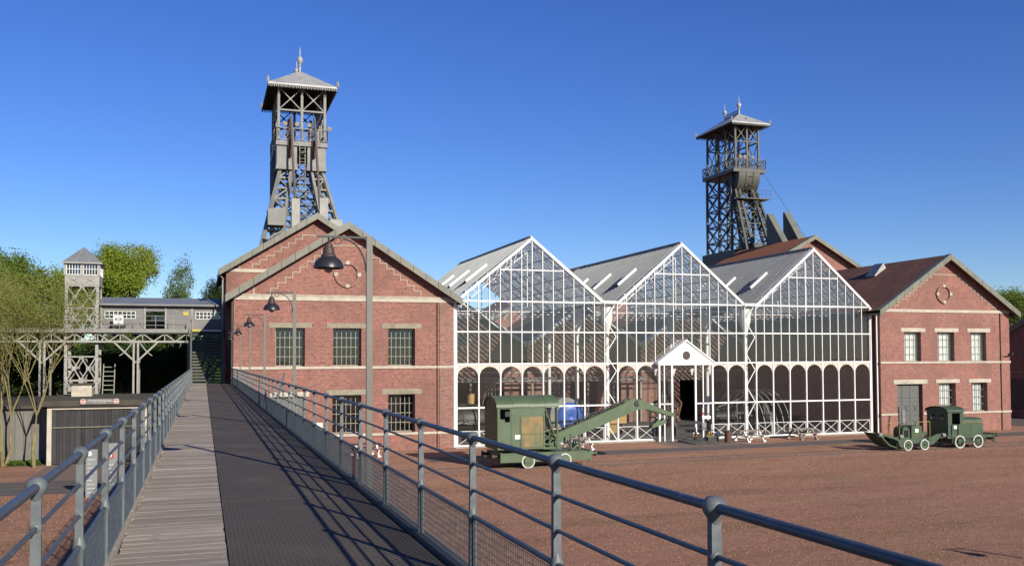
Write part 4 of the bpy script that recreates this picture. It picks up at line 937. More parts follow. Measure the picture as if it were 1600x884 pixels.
for x in (-6.22,-4.53):
    MB().lathe([(.001,0),(.115,0)],(x,hy-.485,3.45),16,'y').build('no_entry_disc','red_paint',sg)
    MB().box(x-.075,x+.075,hy-.492,hy-.487,3.425,3.475).build('no_entry_bar','white_bright',sg)
    MB().ring((x,hy-.488,3.45),.125,.02,'y',16,.004).build('disc_rim','white_bright',sg)
for z, a, b, h in ((3.525,-5.95,-4.8,.035),(3.455,-6.02,-4.72,.03),(3.385,-5.7,-5.05,.025)):
    x = a; mb = MB()
    while x < b: w = random.uniform(.06,.2); mb.box(x,min(x+w,b),hy-.488,hy-.482,z-h/2,z+h/2); x += w+.04
    mb.build('sign_lettering','letter_white',sg,kind='stuff')
MB().box(-7.4,-6.3,hy+4.4,hy+5.2,3.5,4.25).build('roof_box','stone',t); MB().box(-7.5,-6.2,hy+4.3,hy+5.3,4.251,4.33).build('roof_box_lid','roof_felt',t)
t = thing('lean_to', 'long low grey clad shed with tarred roof, left of the slatted hut', 'shed', (-12,59,0))
for k in range(22): MB().box(-17.5+k*.42,-17.5+k*.42+.405,hy+2.0,hy+2.08+.02*(k % 2),0,3.0).build('board','hut_cladding',t)
MB().box(-17.5,-8.3,hy+2.2,hy+8,0,2.95).build('wall','hut_cladding',t); MB().prism([(-18,hy+1.7,3.02),(-8.37,hy+1.7,3.02),(-8.37,hy+8.3,3.35),(-18,hy+8.3,3.35)],(0,0,.16)).build('roof','roof_felt',t)
# ------------------------------------------------------------------ rail crane (local x along the track, y away from the camera, near side at y=0)
def wheel(t, x, y, r, tyre, mat, spokes=0, name='wheel'):
    o = MB().lathe([(r*.84,-.05),(r*.84,.05),(.06,.05),(.06,-.05),(r*.84,-.05)] if not spokes else [(r*.80,-.04),(r*.80,.04),(r*.68,.04),(r*.68,-.04),(r*.80,-.04)],(x,y,r),24,'y').build(name, mat, t, world=False)
    if spokes:
        mb = MB(); mb.lathe([(.001,-.05),(.10,-.05),(.10,.05)],(x,y,r),12,'y')
        for k in range(spokes): a = math.pi*2*k/spokes+.3; mb.beam((x,y,r),(x+r*.72*math.cos(a),y,r+r*.72*math.sin(a)),.055,.05)
        mb.build('spokes', mat, o, world=False)
    MB().lathe([(r*.83,-.062),(r,-.062),(r,.05),(r*.83,.05),(r*.83,-.062)],(x,y,r),28,'y').build('tyre', tyre, o, world=False)
    return o
t = thing('rail_crane', 'old green rail crane with rust-stained cab doors and long cranked jib', 'crane', (0,46.05,0)); G = 'green_paint'
MB().box(14.70,19.55,.10,2.35,.50,.80).build('chassis',G,t,world=False)
MB().box(14.70,19.55,.0,.09,.34,.74).build('sole_bar',G,t,world=False); MB().box(14.70,19.55,2.36,2.45,.34,.74).build('sole_bar',G,t,world=False)
MB().box(19.551,19.66,.0,2.45,.28,.84).build('buffer_beam',G,t,world=False); MB().box(14.58,14.699,.0,2.45,.34,.84).build('buffer_beam',G,t,world=False)
for y in (.35,2.1):
    MB().lathe([(.001,0),(.09,0),(.09,.30),(.17,.32),(.17,.38),(.001,.39)],(19.66,y,.64),14,'x').build('buffer',G,t,world=False); MB().lathe([(.001,0),(.09,0),(.09,-.30),(.17,-.32),(.17,-.38),(.001,-.39)],(14.58,y,.64),14,'x').build('buffer','rust_dark',t,world=False)
for x in (16.10,18.15):
    for y in (.06,2.35): wheel(t,x,y,.36,'tyre_white',G)
    MB().tube((x,.1,.36),(x,2.3,.36),.06,8).build('axle','black_oil',t,world=False); MB().box(x-.22,x+.22,-.06,.02,.28,.52).build('axle_box',G,t,world=False)
mb = MB(); mb.lathe([(.001,.80),(1.0,.80),(1.0,.95),(.001,.95)],(16.3,1.22,0),24); mb.build('turntable','black_oil',t,world=False)
MB().box(14.5,18.0,.12,2.3,.96,1.06).build('cab_floor',G,t,world=False)
pr = [(0,1.0),(0,3.22)]; n = 10
for i in range(1,n): a = math.pi*i/n; pr.append((1.15-1.15*math.cos(a), 3.22+.50*math.sin(a)))
pr += [(2.3,3.22),(2.3,1.0)]
pl = MB(); pl.prism([(14.42,y,z) for y,z in pr],(.05,0,0)); pl.build('end_wall',G,t,world=False)
MB().box(14.471,15.15,.0,.05,1.0,2.42).build('side_panel',G,t,world=False); MB().box(14.471,14.56,.0,.05,2.42,3.22).build('side_panel',G,t,world=False)
MB().box(15.10,15.15,.0,.05,2.42,3.22).build('side_panel',G,t,world=False); MB().box(14.56,15.10,.0,.05,3.10,3.22).build('side_panel',G,t,world=False)
MB().box(15.16,17.02,-.015,.04,1.0,3.22).build('side_panel',G,t,world=False); MB().box(14.471,17.05,2.25,2.3,1.0,3.22).build('side_panel',G,t,world=False)
MB().box(14.471,14.9,.25,.29,1.1,2.6).build('inner_panel',G,t,world=False)
MB().box(14.80,15.06,-.13,.12,2.72,2.98).build('side_lamp','lamp_black',t,world=False)
for z0, z1 in ((1.80,2.68),(1.12,1.76)): MB().box(15.70,16.92,-.042,-.016,z0,z1).build('rusty_door','rust_panel',t,world=False)['label'] = 'rust-stained ochre cab door'
for x in (15.66,16.95): MB().box(x-.015,x+.015,-.05,-.016,1.1,2.72).build('door_edge',G,t,world=False)
MB().box(15.36,15.66,-.03,-.016,1.54,1.76).build('white_plate','white_bright',t,world=False)
for k,(a,b) in enumerate(((14.36,15.25),(15.26,16.15),(16.16,17.05),(17.06,17.80))):
    rp = [(-.06,3.16)]+[(1.15-1.21*math.cos(math.pi*i/12), 3.20+.55*math.sin(math.pi*i/12)) for i in range(13)]+[(2.36,3.16)]
    inn = [(1.15-1.17*math.cos(math.pi*i/12), 3.17+.52*math.sin(math.pi*i/12)) for i in range(12,-1,-1)]
    mb = MB(); lift = .012*(k % 2)
    full = rp+inn
    N = len(rp)
    for i in range(N-1):
        j = min(i, len(inn)-1); a1, b1 = rp[i], rp[i+1]; c1, d1 = inn[::-1][max(0,min(12,i))], inn[::-1][max(0,min(12,i-1))]
        mb.prism([(a,a1[0],a1[1]+lift),(a,b1[0],b1[1]+lift),(a,c1[0],c1[1]+lift),(a,d1[0],d1[1]+lift)],(b-a,0,0))
    mb.build('roof_sheet',G,t,world=False)
mb = MB(); mb.tube((15.5,1.2,3.7),(15.5,1.2,4.0),.03,6)
for k in range(4): a = math.pi*k/2; mb.tube((15.5,1.2,3.92),(15.5+.14*math.cos(a),1.2,3.92+.10*math.sin(a)),.022,5); mb.ball((15.5+.15*math.cos(a),1.2,3.92+.11*math.sin(a)),.035,6)
mb.build('roof_valve','black_oil',t,world=False)
MB().box(17.72,17.77,.04,.09,1.0,3.2).build('roof_post',G,t,world=False); MB().box(17.72,17.77,2.2,2.25,1.0,3.2).build('roof_post',G,t,world=False)
mb = MB(); mb.beam((17.1,.15,3.1),(17.7,.2,1.5),.06); mb.beam((17.05,.5,2.6),(17.75,.4,1.4),.05); mb.beam((17.2,.8,3.2),(18.0,.9,1.3),.05); mb.build('strut',G,t,world=False)
MB().lathe([(.001,-.5),(.34,-.5),(.34,-.44),(.22,-.44),(.22,.44),(.34,.44),(.34,.5),(.001,.5)],(17.45,1.2,1.75),18,'y').build('winch_drum','rust_dark',t,world=False)
mb = MB(); mb.ring((17.35,.35,1.55),.38,.08,'y',20,.10); mb.ring((17.62,.3,1.25),.24,.07,'y',16,.10)
for k in range(5): a = 2*math.pi*k/5; mb.beam((17.35,.35,1.55),(17.35+.36*math.cos(a),.35,1.55+.36*math.sin(a)),.05)
mb.build('gear_wheel',G,t,world=False)
for y in (.55,1.75): MB().prism([(17.2,y,1.06),(18.15,y,1.06),(18.0,y,1.5),(17.75,y,1.75),(17.55,y,1.5)],(0,.08,0)).build('jib_bracket',G,t,world=False)
jy = 1.0
def jib(y): return [(17.70,y,1.16),(18.0,y,1.10),(22.85,y,2.86),(23.4,y,2.86),(25.05,y,2.42),(25.12,y,2.55),(25.0,y,2.66),(24.5,y,2.80),(23.2,y,3.34),(22.75,y,3.46),(22.4,y,3.38),(17.75,y,1.60)]
for y in (.85,1.50): MB().prism(jib(y),(0,.06,0)).build('jib_plate',G,t,world=False)
for a, b in (((18.0,1.12),(22.8,2.86)),((23.4,2.84),(24.9,2.46))): mb = MB(); mb.beam((a[0],1.2,a[1]+.06),(b[0],1.2,b[1]+.06),.58,.03); mb.build('jib_web',G,t,world=False)
mb = MB(); k = 0
A, B = Vector((18.1,0,1.72)), Vector((22.3,0,3.36))
for k in range(12): mb.beam((A.lerp(B,k/12).x,.9 if k % 2 else 1.5,A.lerp(B,k/12).z+.04),(A.lerp(B,(k+1)/12).x,1.5 if k % 2 else .9,A.lerp(B,(k+1)/12).z+.05),.05,.05)
mb.beam((18.0,.95,1.72),(22.5,.95,3.50),.045); mb.beam((18.0,1.4,1.80),(22.5,1.4,3.52),.045); mb.build('jib_lacing','black_oil',t,world=False)
MB().lathe([(.001,-.05),(.17,-.05),(.17,.05),(.001,.05)],(22.78,.83,3.22),16,'y').build('jib_sheave','black_oil',t,world=False); MB().lathe([(.001,-.06),(.09,-.06),(.09,.02),(.001,.02)],(22.84,.78,3.24),12,'y').build('sheave_pin',G,t,world=False)
mb = MB(); mb.tube((24.95,1.2,2.5),(24.45,1.2,2.16),.015,5); mb.build('rope','black_oil',t,world=False)
MB().prism([(23.72,1.0,1.80),(23.95,1.0,1.86),(24.45,1.0,1.98),(24.68,1.0,2.16),(24.50,1.0,2.30),(24.30,1.0,2.18),(24.15,1.0,2.30),(24.0,1.0,2.12),(23.78,1.0,1.98)],(0,.4,0)).build('hook_block',G,t,world=False)
for x in (18.62,19.12): MB().box(x-.04,x+.04,.3,.38,.80,1.70).build('stanchion','steel_dark',t,world=False)
mb = MB()
for k in range(5): mb.beam((18.65+.12*k,.3+.3*k,.85),(19.1-.06*k,.4+.25*k,1.22),.09)
mb.build('coupling_gear',G,t,world=False)
# ------------------------------------------------------------------ shunting locomotive
G = 'green_loco'
t = thing('locomotive', 'small green shunting locomotive with white-rimmed spoked wheels and rounded cab', 'locomotive', (0,46.9,0))
MB().box(44.10,47.75,.05,1.85,.62,.80).build('frame',G,t,world=False); MB().box(44.5,47.2,.1,1.8,.30,.619).build('frame_plate','black_oil',t,world=False)
for x in (45.02,46.44):
    for y in (.04,1.84): wheel(t,x,y,.40,'tyre_white',G,8)
    MB().box(x-.16,x+.16,-.04,.0,.30,.56).build('axle_box',G,t,world=False)
MB().box(45.1,46.4,-.10,-.06,.36,.44).build('coupling_rod',G,t,world=False)
cr = [(0,.80),(0,2.30)]+[(.9-.9*math.cos(math.pi*i/10), 2.30+.24*math.sin(math.pi*i/10)) for i in range(1,10)]+[(1.8,2.30),(1.8,.80)]
ew = MB(); ew.prism([(44.12,y,z) for y,z in cr],(.05,0,0)); ew = ew.build('cab_end_wall',G,t,world=False)
for y in (.35,1.15): MB().box(44.105,44.119,y,y+.30,1.75,2.10).build('cab_window','window_glass',ew,world=False)
mb = MB(); mb.prism([(45.28,y,z) for y,z in cr],(.05,0,0)); mb.build('cab_front_wall',G,t,world=False)
for y in (0,1.75):
    MB().box(44.171,44.42,y,y+.05,.80,2.30).build('cab_side',G,t,world=False); MB().box(45.06,45.279,y,y+.05,.80,2.30).build('cab_side',G,t,world=False); MB().box(44.42,45.06,y,y+.05,.66,1.50).build('cab_side',G,t,world=False); MB().box(44.42,45.06,y,y+.05,2.20,2.30).build('cab_side',G,t,world=False)
MB().box(44.55,44.78,-.02,-.002,1.22,1.42).build('white_plate','white_bright',t,world=False)
for x in (44.36,44.86): MB().box(x-.02,x+.02,-.05,-.01,.85,1.48).build('grab_rail','lamp_black',t,world=False)
MB().box(44.9,45.15,.5,1.2,1.3,1.75).build('control_desk','black_oil',t,world=False); MB().box(44.84,44.93,.6,.75,1.6,1.78).build('red_lever','red_paint',t,world=False)
rp = [(.9-.98*math.cos(math.pi*i/12), 2.28+.30*math.sin(math.pi*i/12)) for i in range(13)]
mb = MB()
for i in range(12): a, b = rp[i], rp[i+1]; mb.prism([(44.02,a[0],a[1]),(44.02,b[0],b[1]),(44.02,b[0],b[1]+.03),(44.02,a[0],a[1]+.03)],(1.38,0,0))
mb.build('cab_roof',G,t,world=False)
hd = [(.18,.80),(.18,1.62),(.24,1.76),(.40,1.84),(1.4,1.84),(1.56,1.76),(1.62,1.62),(1.62,.80)]
hood = MB().prism([(45.331,y,z) for y,z in hd],(1.70,0,0)).build('bonnet',G,t,world=False)
for a, b in ((45.40,46.05),(46.07,46.98)): MB().box(a,b,.155,.179,.86,1.50).build('bonnet_door',G,hood,world=False)
mb = MB(); 
for k in range(9): mb.box(45.45+k*.18,45.55+k*.18,.15,.178,1.54,1.60)
mb.build('bonnet_louvre','ochre_rail',hood,world=False,kind='stuff')
MB().box(47.031,47.08,.3,1.5,.90,1.74).build('radiator','black_oil',t,world=False)
MB().box(47.751,47.86,.02,1.9,.45,.86).build('buffer_beam',G,t,world=False)
for y in (.3,1.55): MB().lathe([(.001,0),(.07,0),(.07,.25),(.14,.27),(.14,.33),(.001,.34)],(47.86,y,.74),12,'x').build('buffer',G,t,world=False); MB().lathe([(.001,0),(.07,0),(.07,-.25),(.14,-.27),(.14,-.33),(.001,-.34)],(44.10,y,.74),12,'x').build('buffer','steel_grey',t,world=False)
mb = MB(); mb.box(47.6,47.75,-.02,.0,.30,.62); mb.beam((47.2,0,.5),(47.9,0,.30),.06); mb.build('step','black_oil',t,world=False)
# ------------------------------------------------------------------ scoop-ended track trolley
t = thing('track_trolley', 'little green track trolley with upswept scoop ends coupled to the locomotive', 'trolley', (0,46.8,0))
for x in (40.95,42.20):
    for y in (.04,1.4): wheel(t,x,y,.33,'tyre_white',G)
MB().box(40.5,42.75,.12,1.35,.42,.72).build('frame',G,t,world=False)
sl_ = [(38.80,1.12),(39.05,1.10),(39.5,.96),(40.1,.84),(40.3,.92),(40.55,.74),(40.9,.70),(40.75,.50),(40.55,.14),(40.32,.30),(40.2,.62),(39.9,.74),(39.5,.84),(39.1,.98)]
sr_ = [(42.5,.72),(42.9,.86),(43.15,.95),(43.55,.98),(43.75,.88),(43.60,.76),(43.35,.70),(43.1,.50),(42.8,.30),(42.5,.32)]
for pts in (sl_, sr_):
    for y in (.0,1.40): MB().prism([(x,y,z) for x,z in pts],(0,.05,0)).build('scoop_side',G,t,world=False)
mb = MB(); mb.prism([(38.84,.06,1.08),(39.22,.06,.68),(39.62,.06,.32),(40.2,.06,.15),(40.2,.06,.22),(39.66,.06,.40),(39.28,.06,.74),(38.92,.06,1.10)],(0,1.33,0)); mb.build('scoop',G,t,world=False)
mb = MB(); mb.prism([(43.3,.06,.60),(42.9,.06,.35),(42.9,.06,.42),(43.25,.06,.66)],(0,1.33,0)); mb.build('scoop',G,t,world=False)
for x, z in ((38.86,1.02),(40.4,.86),(43.62,.86)): MB().lathe([(.001,-.12),(.12,-.12),(.14,0),(.12,.12),(.001,.12)],(x,-.02,z),14,'x').build('buffer_roll','steel_grey',t,world=False)
MB().prism([(41.35,.15,.72),(42.15,.15,.72),(42.15,.15,1.42),(42.08,.15,1.48),(41.42,.15,1.48),(41.35,.15,1.42)],(0,.9,0)).build('engine_cover',G,t,world=False)
MB().box(41.62,41.86,.13,.149,1.08,1.30).build('white_plate','white_bright',t,world=False)
pts = [(41.30,1.0,.72)]+[(41.0-.28*math.cos(math.pi*i/8)+.02, 0, 1.10+.34*math.sin(math.pi*i/8)) for i in range(9)]
MB().prism([(40.72,.2,.72),(40.72,.2,1.1)]+[(41.0-.28*math.cos(math.pi*i/8),.2,1.14+.30*math.sin(math.pi*i/8)) for i in range(1,8)]+[(41.28,.2,1.1),(41.28,.2,.72)],(0,.8,0)).build('seat_hood',G,t,world=False)
MB().box(40.84,41.16,.19,.199,.80,1.22).build('seat_shade_panel','dark_void',t,world=False)  # near-black panel on the solid hood stands in for a shaded hollow
mb = MB(); mb.tube((40.55,.3,.72),(40.55,.3,2.65),.035,8); mb.build('exhaust_pipe','black_oil',t,world=False)
for xs in ((39.6,40.45),(41.75,42.75)):
    mb = MB(); mb.path([(xs[0],.15,.82),(xs[0],.15,1.70),(xs[1],.15,1.72),(xs[1],.15,.76)],.022,6); mb.build('hand_rail','ochre_rail',t,world=False)
MB().ring((40.62,.1,1.55),.16,.03,'y',14,.03).build('hand_wheel','black_oil',t,world=False)
mb = MB(); mb.box(42.2,42.55,.5,.8,.78,.92); mb.build('red_cover','red_paint',t,world=False); mb = MB().beam((39.85,.4,.9),(39.95,.4,2.15),.07); mb.build('lever','rust',t,world=False)
# ------------------------------------------------------------------ yard furniture
def picnic(x, y, rz, label, top, foot):
    t = thing('picnic_table', label, 'picnic table', (x,y,0), rz, 'picnic tables in the yard')
    for k in range(4): MB().box(-.95,.95,-.36+k*.185,-.36+k*.185+.165,.70,.745).build('table_slat',top,t,world=False)
    for yy in (-.85,.62): MB().box(-.95,.95,yy,yy+.24,.42,.465).build('bench_seat',top,t,world=False)
    for xx in (-.62,.62):
        mb = MB(); mb.beam((xx,-.80,.01),(xx,-.22,.70),.09,.10); mb.beam((xx,.80,.01),(xx,.22,.70),.09,.10); mb.box(xx-.045,xx+.045,-.84,.84,.34,.42); mb.box(xx-.10,xx+.10,-.90,-.66,0,.10); mb.box(xx-.10,xx+.10,.66,.90,0,.10); mb.build('trestle',foot,t,world=False)
    return t
picnic(35.6,55.9,.05,'weathered picnic table on white trestles beside the rusty litter bin','wood_bench','white_bright')
picnic(40.0,56.1,.02,'weathered picnic table on dark trestles before the glasshouse panels with the reel behind','wood_bench','wood_bench')
picnic(22.4,54.6,.05,'picnic table on white trestles behind the jib of the rail crane','wood_bench','white_bright')
picnic(9.1,55.2,.1,'dark picnic table against the brick hall wall below the windows','rust_dark','white_paint')
t = thing('litter_bin', 'rusty brown cylindrical litter bin by the glasshouse porch', 'litter bin', (33.75,55.6,0))
MB().lathe([(.001,.02),(.24,.02),(.25,.78),(.22,.80),(.21,.74),(.20,.1),(.001,.1)],n=20).build('drum','bin_rust',t,world=False,smooth=True)
MB().ring((0,0,.76),.255,.03,'z',20,.05).build('rim','rust_dark',t,world=False)
t = thing('concrete_block', 'dark low block on the kerb next to the litter bin', 'block', (32.9,56.4,0)); MB().prism([(-.35,-.2,0),(.35,-.2,0),(.32,-.2,.3),(-.32,-.2,.34)],(0,.45,0)).build('block','black_oil',t,world=False); MB().box(-.36,.36,-.21,.26,.345,.37).build('cap','concrete',t,world=False)
t = thing('access_ramp', 'sloping access ramp with thin grey handrails in front of the porch', 'ramp', (31.4,55.8,0))
MB().prism([(30.7,54.4,.012),(30.7,57.0,.012),(30.7,57.0,.16)],(1.7,0,0)).build('ramp','steel_dark',t)
for x in (30.72,32.36):
    mb = MB(); P = [(x,54.5,.02),(x,54.5,.85),(x,56.9,1.0),(x,56.9,.15)]; mb.path(P,.024,6)
    for k in range(5): y = 54.9+k*.42; mb.tube((x,y,.05),(x,y,.87+.06*(k/4)),.014,5)
    mb.tube((x,54.5,.45),(x,56.9,.58),.014,5); mb.build('handrail','steel_dark',t)
t = thing('notice_stand', 'narrow white notice stand with small placards beside the porch door', 'notice stand', (32.5,56.7,0))
MB().box(-.05,.05,-.03,.03,0,2.3).build('post','white_bright',t,world=False); MB().box(-.1,.55,-.06,-.031,1.55,1.75).build('placard','white_bright',t,world=False); MB().box(-.10,.06,-.06,-.031,1.85,2.0).build('placard','red_paint',t,world=False); MB().box(-.12,.2,-.06,-.031,.75,1.3).build('placard','sign_grey',t,world=False)
def planter(x, y, label, cols):
    t = thing('flower_pot', label, 'flower pot', (x,y,.012)); MB().lathe([(.001,0),(.13,0),(.18,.28),(.001,.26)],n=12).build('pot','rust',t,world=False)
    for c in cols:
        mb = MB()
        for k in range(7): mb.ball((random.uniform(-.22,.22),random.uniform(-.2,.2),random.uniform(.32,.62)),random.uniform(.045,.075),6)
        mb.build('blossom',c,t,world=False,kind='stuff')
    mb = MB()
    for k in range(40):
        a = Vector((random.uniform(-.22,.22),random.uniform(-.2,.2),random.uniform(.25,.5))); mb.add([a,a+Vector((.07,0,.05)),a+Vector((.02,.05,.1))],[(0,1,2)])
    mb.build('foliage','leaf_grass',t,world=False,kind='stuff')
planter(31.95,56.75,'pot of red and white flowers by the ramp rail',('red_paint','white_bright')); planter(33.05,56.8,'pot of yellow and red flowers by the porch post',('yellow_paint','red_paint')); planter(33.45,56.6,'pot of blue and white flowers at the porch corner',('blue_paint','white_bright'))
# information steles left of the bridge
def stele(x, y, w, h, rz, label, marks):
    t = thing('information_stele', label, 'information sign', (x,y,0), rz); p = MB().box(-w/2,w/2,-.05,.05,0,h).build('panel','sign_grey',t,world=False)
    for k in range(9):
        z = h-.42-k*.17
        if marks == '19' and k in (1,2): continue
        mb = MB(); xx = -w*.36
        for q in range(random.randint(2,3)):
            ww = random.uniform(.05,.12); mb.box(xx,min(xx+ww,w*.42),-.056,-.051,z-.018,z+.018); xx += ww+.02
        mb.build('lettering','letter_white',p,world=False,kind='stuff')
    if marks == 'disc':
        MB().lathe([(.001,0),(.085,0)],(-w*.18,-.056,h-.17),18,'y').build('white_disc','white_bright',p,world=False); MB().ring((-w*.18,-.06,h-.17),.035,.02,'y',12,.004).build('disc_mark','sign_grey',p,world=False)
    else:
        MB().box(-w/2+.01,w*.20,-.058,-.051,h-.66,h-.44).build('red_patch','red_paint',p,world=False)
        cu = bpy.data.curves.new('number','FONT'); cu.body = '19'; cu.size = .22; cu.extrude = .002; cu.align_x = 'CENTER'; cu.align_y = 'CENTER'
        me = bpy.data.objects.new('tmp', cu); COL.objects.link(me); dg = bpy.context.evaluated_depsgraph_get(); mm_ = bpy.data.meshes.new_from_object(me.evaluated_get(dg)); bpy.data.objects.remove(me)
        mm_.materials.clear(); mm_.materials.append(M['white_bright']); o = inst('number', mm_, p, (-w*.14,-.062,h-.55), (R(90),0,0))
    return t
stele(-4.38,42.6,.44,2.0,.10,'slim grey information stele topped by a white disc',  'disc')
stele(-3.78,44.3,.52,2.1,.10,'grey information stele with red patch numbered 19', '19')
# ------------------------------------------------------------------ person by the steles
def skin_body(name, verts, edges, radii, mat, parent, lv=2):
    me = bpy.data.meshes.new(name); me.from_pydata(verts, edges, []); o = bpy.data.objects.new(name, me); COL.objects.link(o)
    md = o.modifiers.new('skin','SKIN'); md.use_smooth_shade = True
    for i, r in enumerate(radii): me.skin_vertices[0].data[i].radius = (r, r*.85) if not isinstance(r, tuple) else r
    me.skin_vertices[0].data[0].use_root = True
    s = o.modifiers.new('sub','SUBSURF'); s.levels = lv; s.render_levels = lv
    dg = bpy.context.evaluated_depsgraph_get(); nm = bpy.data.meshes.new_from_object(o.evaluated_get(dg)); bpy.data.objects.remove(o)
    nm.materials.clear(); nm.materials.append(M[mat]); nm.polygons.foreach_set('use_smooth',[True]*len(nm.polygons))
    return inst(name, nm, parent)
t = thing('person', 'person in dark navy jacket standing beside the numbered stele', 'person', (-2.62,34.4,0), R(200))
b = skin_body('body', [(0,0,.92),(0,.01,1.12),(0,.0,1.32),(0,.01,1.44),(0,.02,1.53),(0,0,1.64),(0,-.01,1.70),
    (.16,.01,1.40),(.21,.02,1.14),(.22,-.05,.92),(.22,-.08,.83),(-.16,.01,1.40),(-.21,.02,1.14),(-.22,-.05,.92),(-.22,-.08,.83),
    (.09,0,.84),(.10,-.01,.48),(.10,.02,.09),(.11,-.13,.04),(-.09,0,.84),(-.10,-.02,.48),(-.10,.02,.09),(-.11,-.13,.04)],
    [(0,1),(1,2),(2,3),(3,4),(4,5),(5,6),(3,7),(7,8),(8,9),(9,10),(3,11),(11,12),(12,13),(13,14),(0,15),(15,16),(16,17),(17,18),(0,19),(19,20),(20,21),(21,22)],
    [(.15,.11),(.14,.10),(.17,.11),(.12,.09),(.055,.055),(.085,.10),(.07,.085),.065,.05,.04,.035,.065,.05,.04,.035,.09,.062,.045,.045,.09,.062,.045,.045], 'skin', t)
skin_body('jacket', [(0,0,.86),(0,.01,1.12),(0,0,1.32),(0,.01,1.45),(.17,.01,1.41),(.22,.02,1.14),(.23,-.05,.93),(-.17,.01,1.41),(-.22,.02,1.14),(-.23,-.05,.93)],
    [(0,1),(1,2),(2,3),(3,4),(4,5),(5,6),(3,7),(7,8),(8,9)], [(.18,.135),(.165,.125),(.19,.13),(.13,.10),.08,.064,.052,.08,.064,.052], 'jacket', t)
skin_body('trousers', [(0,0,.92),(.09,0,.84),(.10,-.01,.48),(.10,.02,.08),(-.09,0,.84),(-.10,-.02,.48),(-.10,.02,.08)], [(0,1),(1,2),(2,3),(0,4),(4,5),(5,6)], [(.155,.12),.105,.076,.06,.105,.076,.06], 'jeans', t)
MB().lathe([(.001,.125),(.05,.118),(.088,.08),(.10,.02),(.095,-.04),(.07,-.08)],(0,.018,1.645),14).build('hair','hair',t,world=False,smooth=True)
# ------------------------------------------------------------------ machines inside the glasshouse
t = thing('winding_drum', 'blue-faced winding drum behind the crane cab inside the glasshouse', 'machine', (24.5,61.2,0))
MB().lathe([(.001,-.2),(1.2,-.2),(1.25,0),(1.2,1.3),(.001,1.3)],(-.35,0,1.75),30,'y').build('drum','steel_grey',t,world=False)
MB().lathe([(.001,-.30),(.5,-.42),(.92,-.30),(1.0,-.205)],(-.05,0,1.65),30,'y').build('drum_face','blue_paint',t,world=False,smooth=True)
mb = MB(); mb.ring((1.05,.3,1.65),.95,.20,'x',30,.16)
for k in range(8): a = math.pi*k/4; mb.beam((1.05,.3,1.65),(1.05,.3+.9*math.cos(a),1.65+.9*math.sin(a)),.10)
mb.build('gear_wheel','steel_grey',t,world=False)
for x in (-1.3,1.2): MB().prism([(x-.15,-.5,.05),(x-.15,.9,.05),(x-.15,.5,1.7),(x-.15,0,1.7)],(.3,0,0)).build('bearing_stand','rust',t,world=False)
t = thing('boiler', 'big black boiler just inside the glasshouse next to the brick hall', 'machine', (17.2,62,0))
MB().lathe([(.001,-1.3),(.6,-1.25),(1.05,-1.1),(1.15,-.9),(1.15,.9),(1.05,1.1),(.001,1.3)],(0,0,1.5),28,'x').build('shell','black_oil',t,world=False,smooth=True)
mb = MB(); mb.ring((-.5,0,1.5),1.17,.05,'x',28,.09); mb.ring((.5,0,1.5),1.17,.05,'x',28,.09); mb.build('strap','rust_dark',t,world=False)
for x in (-.8,.8): MB().box(x-.2,x+.2,-.8,.8,.05,.6).build('cradle','rust_dark',t,world=False)
MB().tube((.3,0,2.5),(.3,0,3.3),.25,14).build('dome','wood_yellow',t,world=False)
t = thing('steam_engine', 'dark cast-iron engine with flywheel seen through the porch doorway', 'machine', (32.6,61.6,0))
MB().box(-.9,.9,-.6,.9,.05,.7).build('bed','black_oil',t,world=False)
MB().lathe([(.001,.7),(.52,.7),(.45,.95),(.38,1.1),(.38,2.0),(.5,2.1),(.42,2.35),(.25,2.5),(.25,2.9),(.001,3.0)],(.1,0,0),18).build('cylinder','rust_dark',t,world=False,smooth=True)
mb = MB(); mb.ring((-1.05,0,1.35),1.2,.16,'x',28,.14)
for k in range(6): a = math.pi*k/3; mb.beam((-1.05,0,1.35),(-1.05,1.15*math.cos(a),1.35+1.15*math.sin(a)),.09)
mb.build('flywheel','rust_dark',t,world=False); MB().tube((-1.2,0,1.35),(.6,0,1.35),.10,10).build('shaft','steel_grey',t,world=False)
mb = MB(); mb.tube((.55,0,1.2),(.9,0,2.4),.09,8); mb.tube((.9,0,2.4),(.3,0,3.1),.08,8); mb.build('pipework','rust',t,world=False); MB().tube((-.3,-.2,1.9),(-.45,-.3,2.6),.12,8).build('valve','rust',t,world=False)
t = thing('cable_reel', 'huge open reel of curved white hoops inside the third glazed gable', 'machine', (41.2,63.5,0))
for k in range(6):
    x = -1.9+k*.55; MB().ring((x,0,.1),3.1,.07,'x',30,.06,0,math.pi).build('hoop','steel_pale',t,world=False)
mb = MB(); mb.ring((0,0,1.4),1.2,.18,'x',24,.5)
for k in range(8): a = math.pi*k/4; mb.beam((0,0,1.4),(0,1.15*math.cos(a),1.4+1.15*math.sin(a)),.12)
mb.build('hub_wheel','black_oil',t,world=False); MB().tube((-2.2,0,1.4),(1.2,0,1.4),.14,10).build('axle','black_oil',t,world=False)
for x in (-2.1,1.1): MB().prism([(x-.15,-.7,.05),(x-.15,.7,.05),(x-.15,.2,1.4),(x-.15,-.2,1.4)],(.3,0,0)).build('stand','black_oil',t,world=False)
t = thing('pump_engine', 'dark pump machine with pale canopy left of the white hoops', 'machine', (37.4,62.2,0))
MB().box(-1.1,1.1,-.6,.8,.05,.9).build('bed','rust_dark',t,world=False); MB().lathe([(.001,-.9),(.42,-.9),(.42,.9),(.001,.9)],(0,0,1.3),18,'x').build('barrel','black_oil',t,world=False)
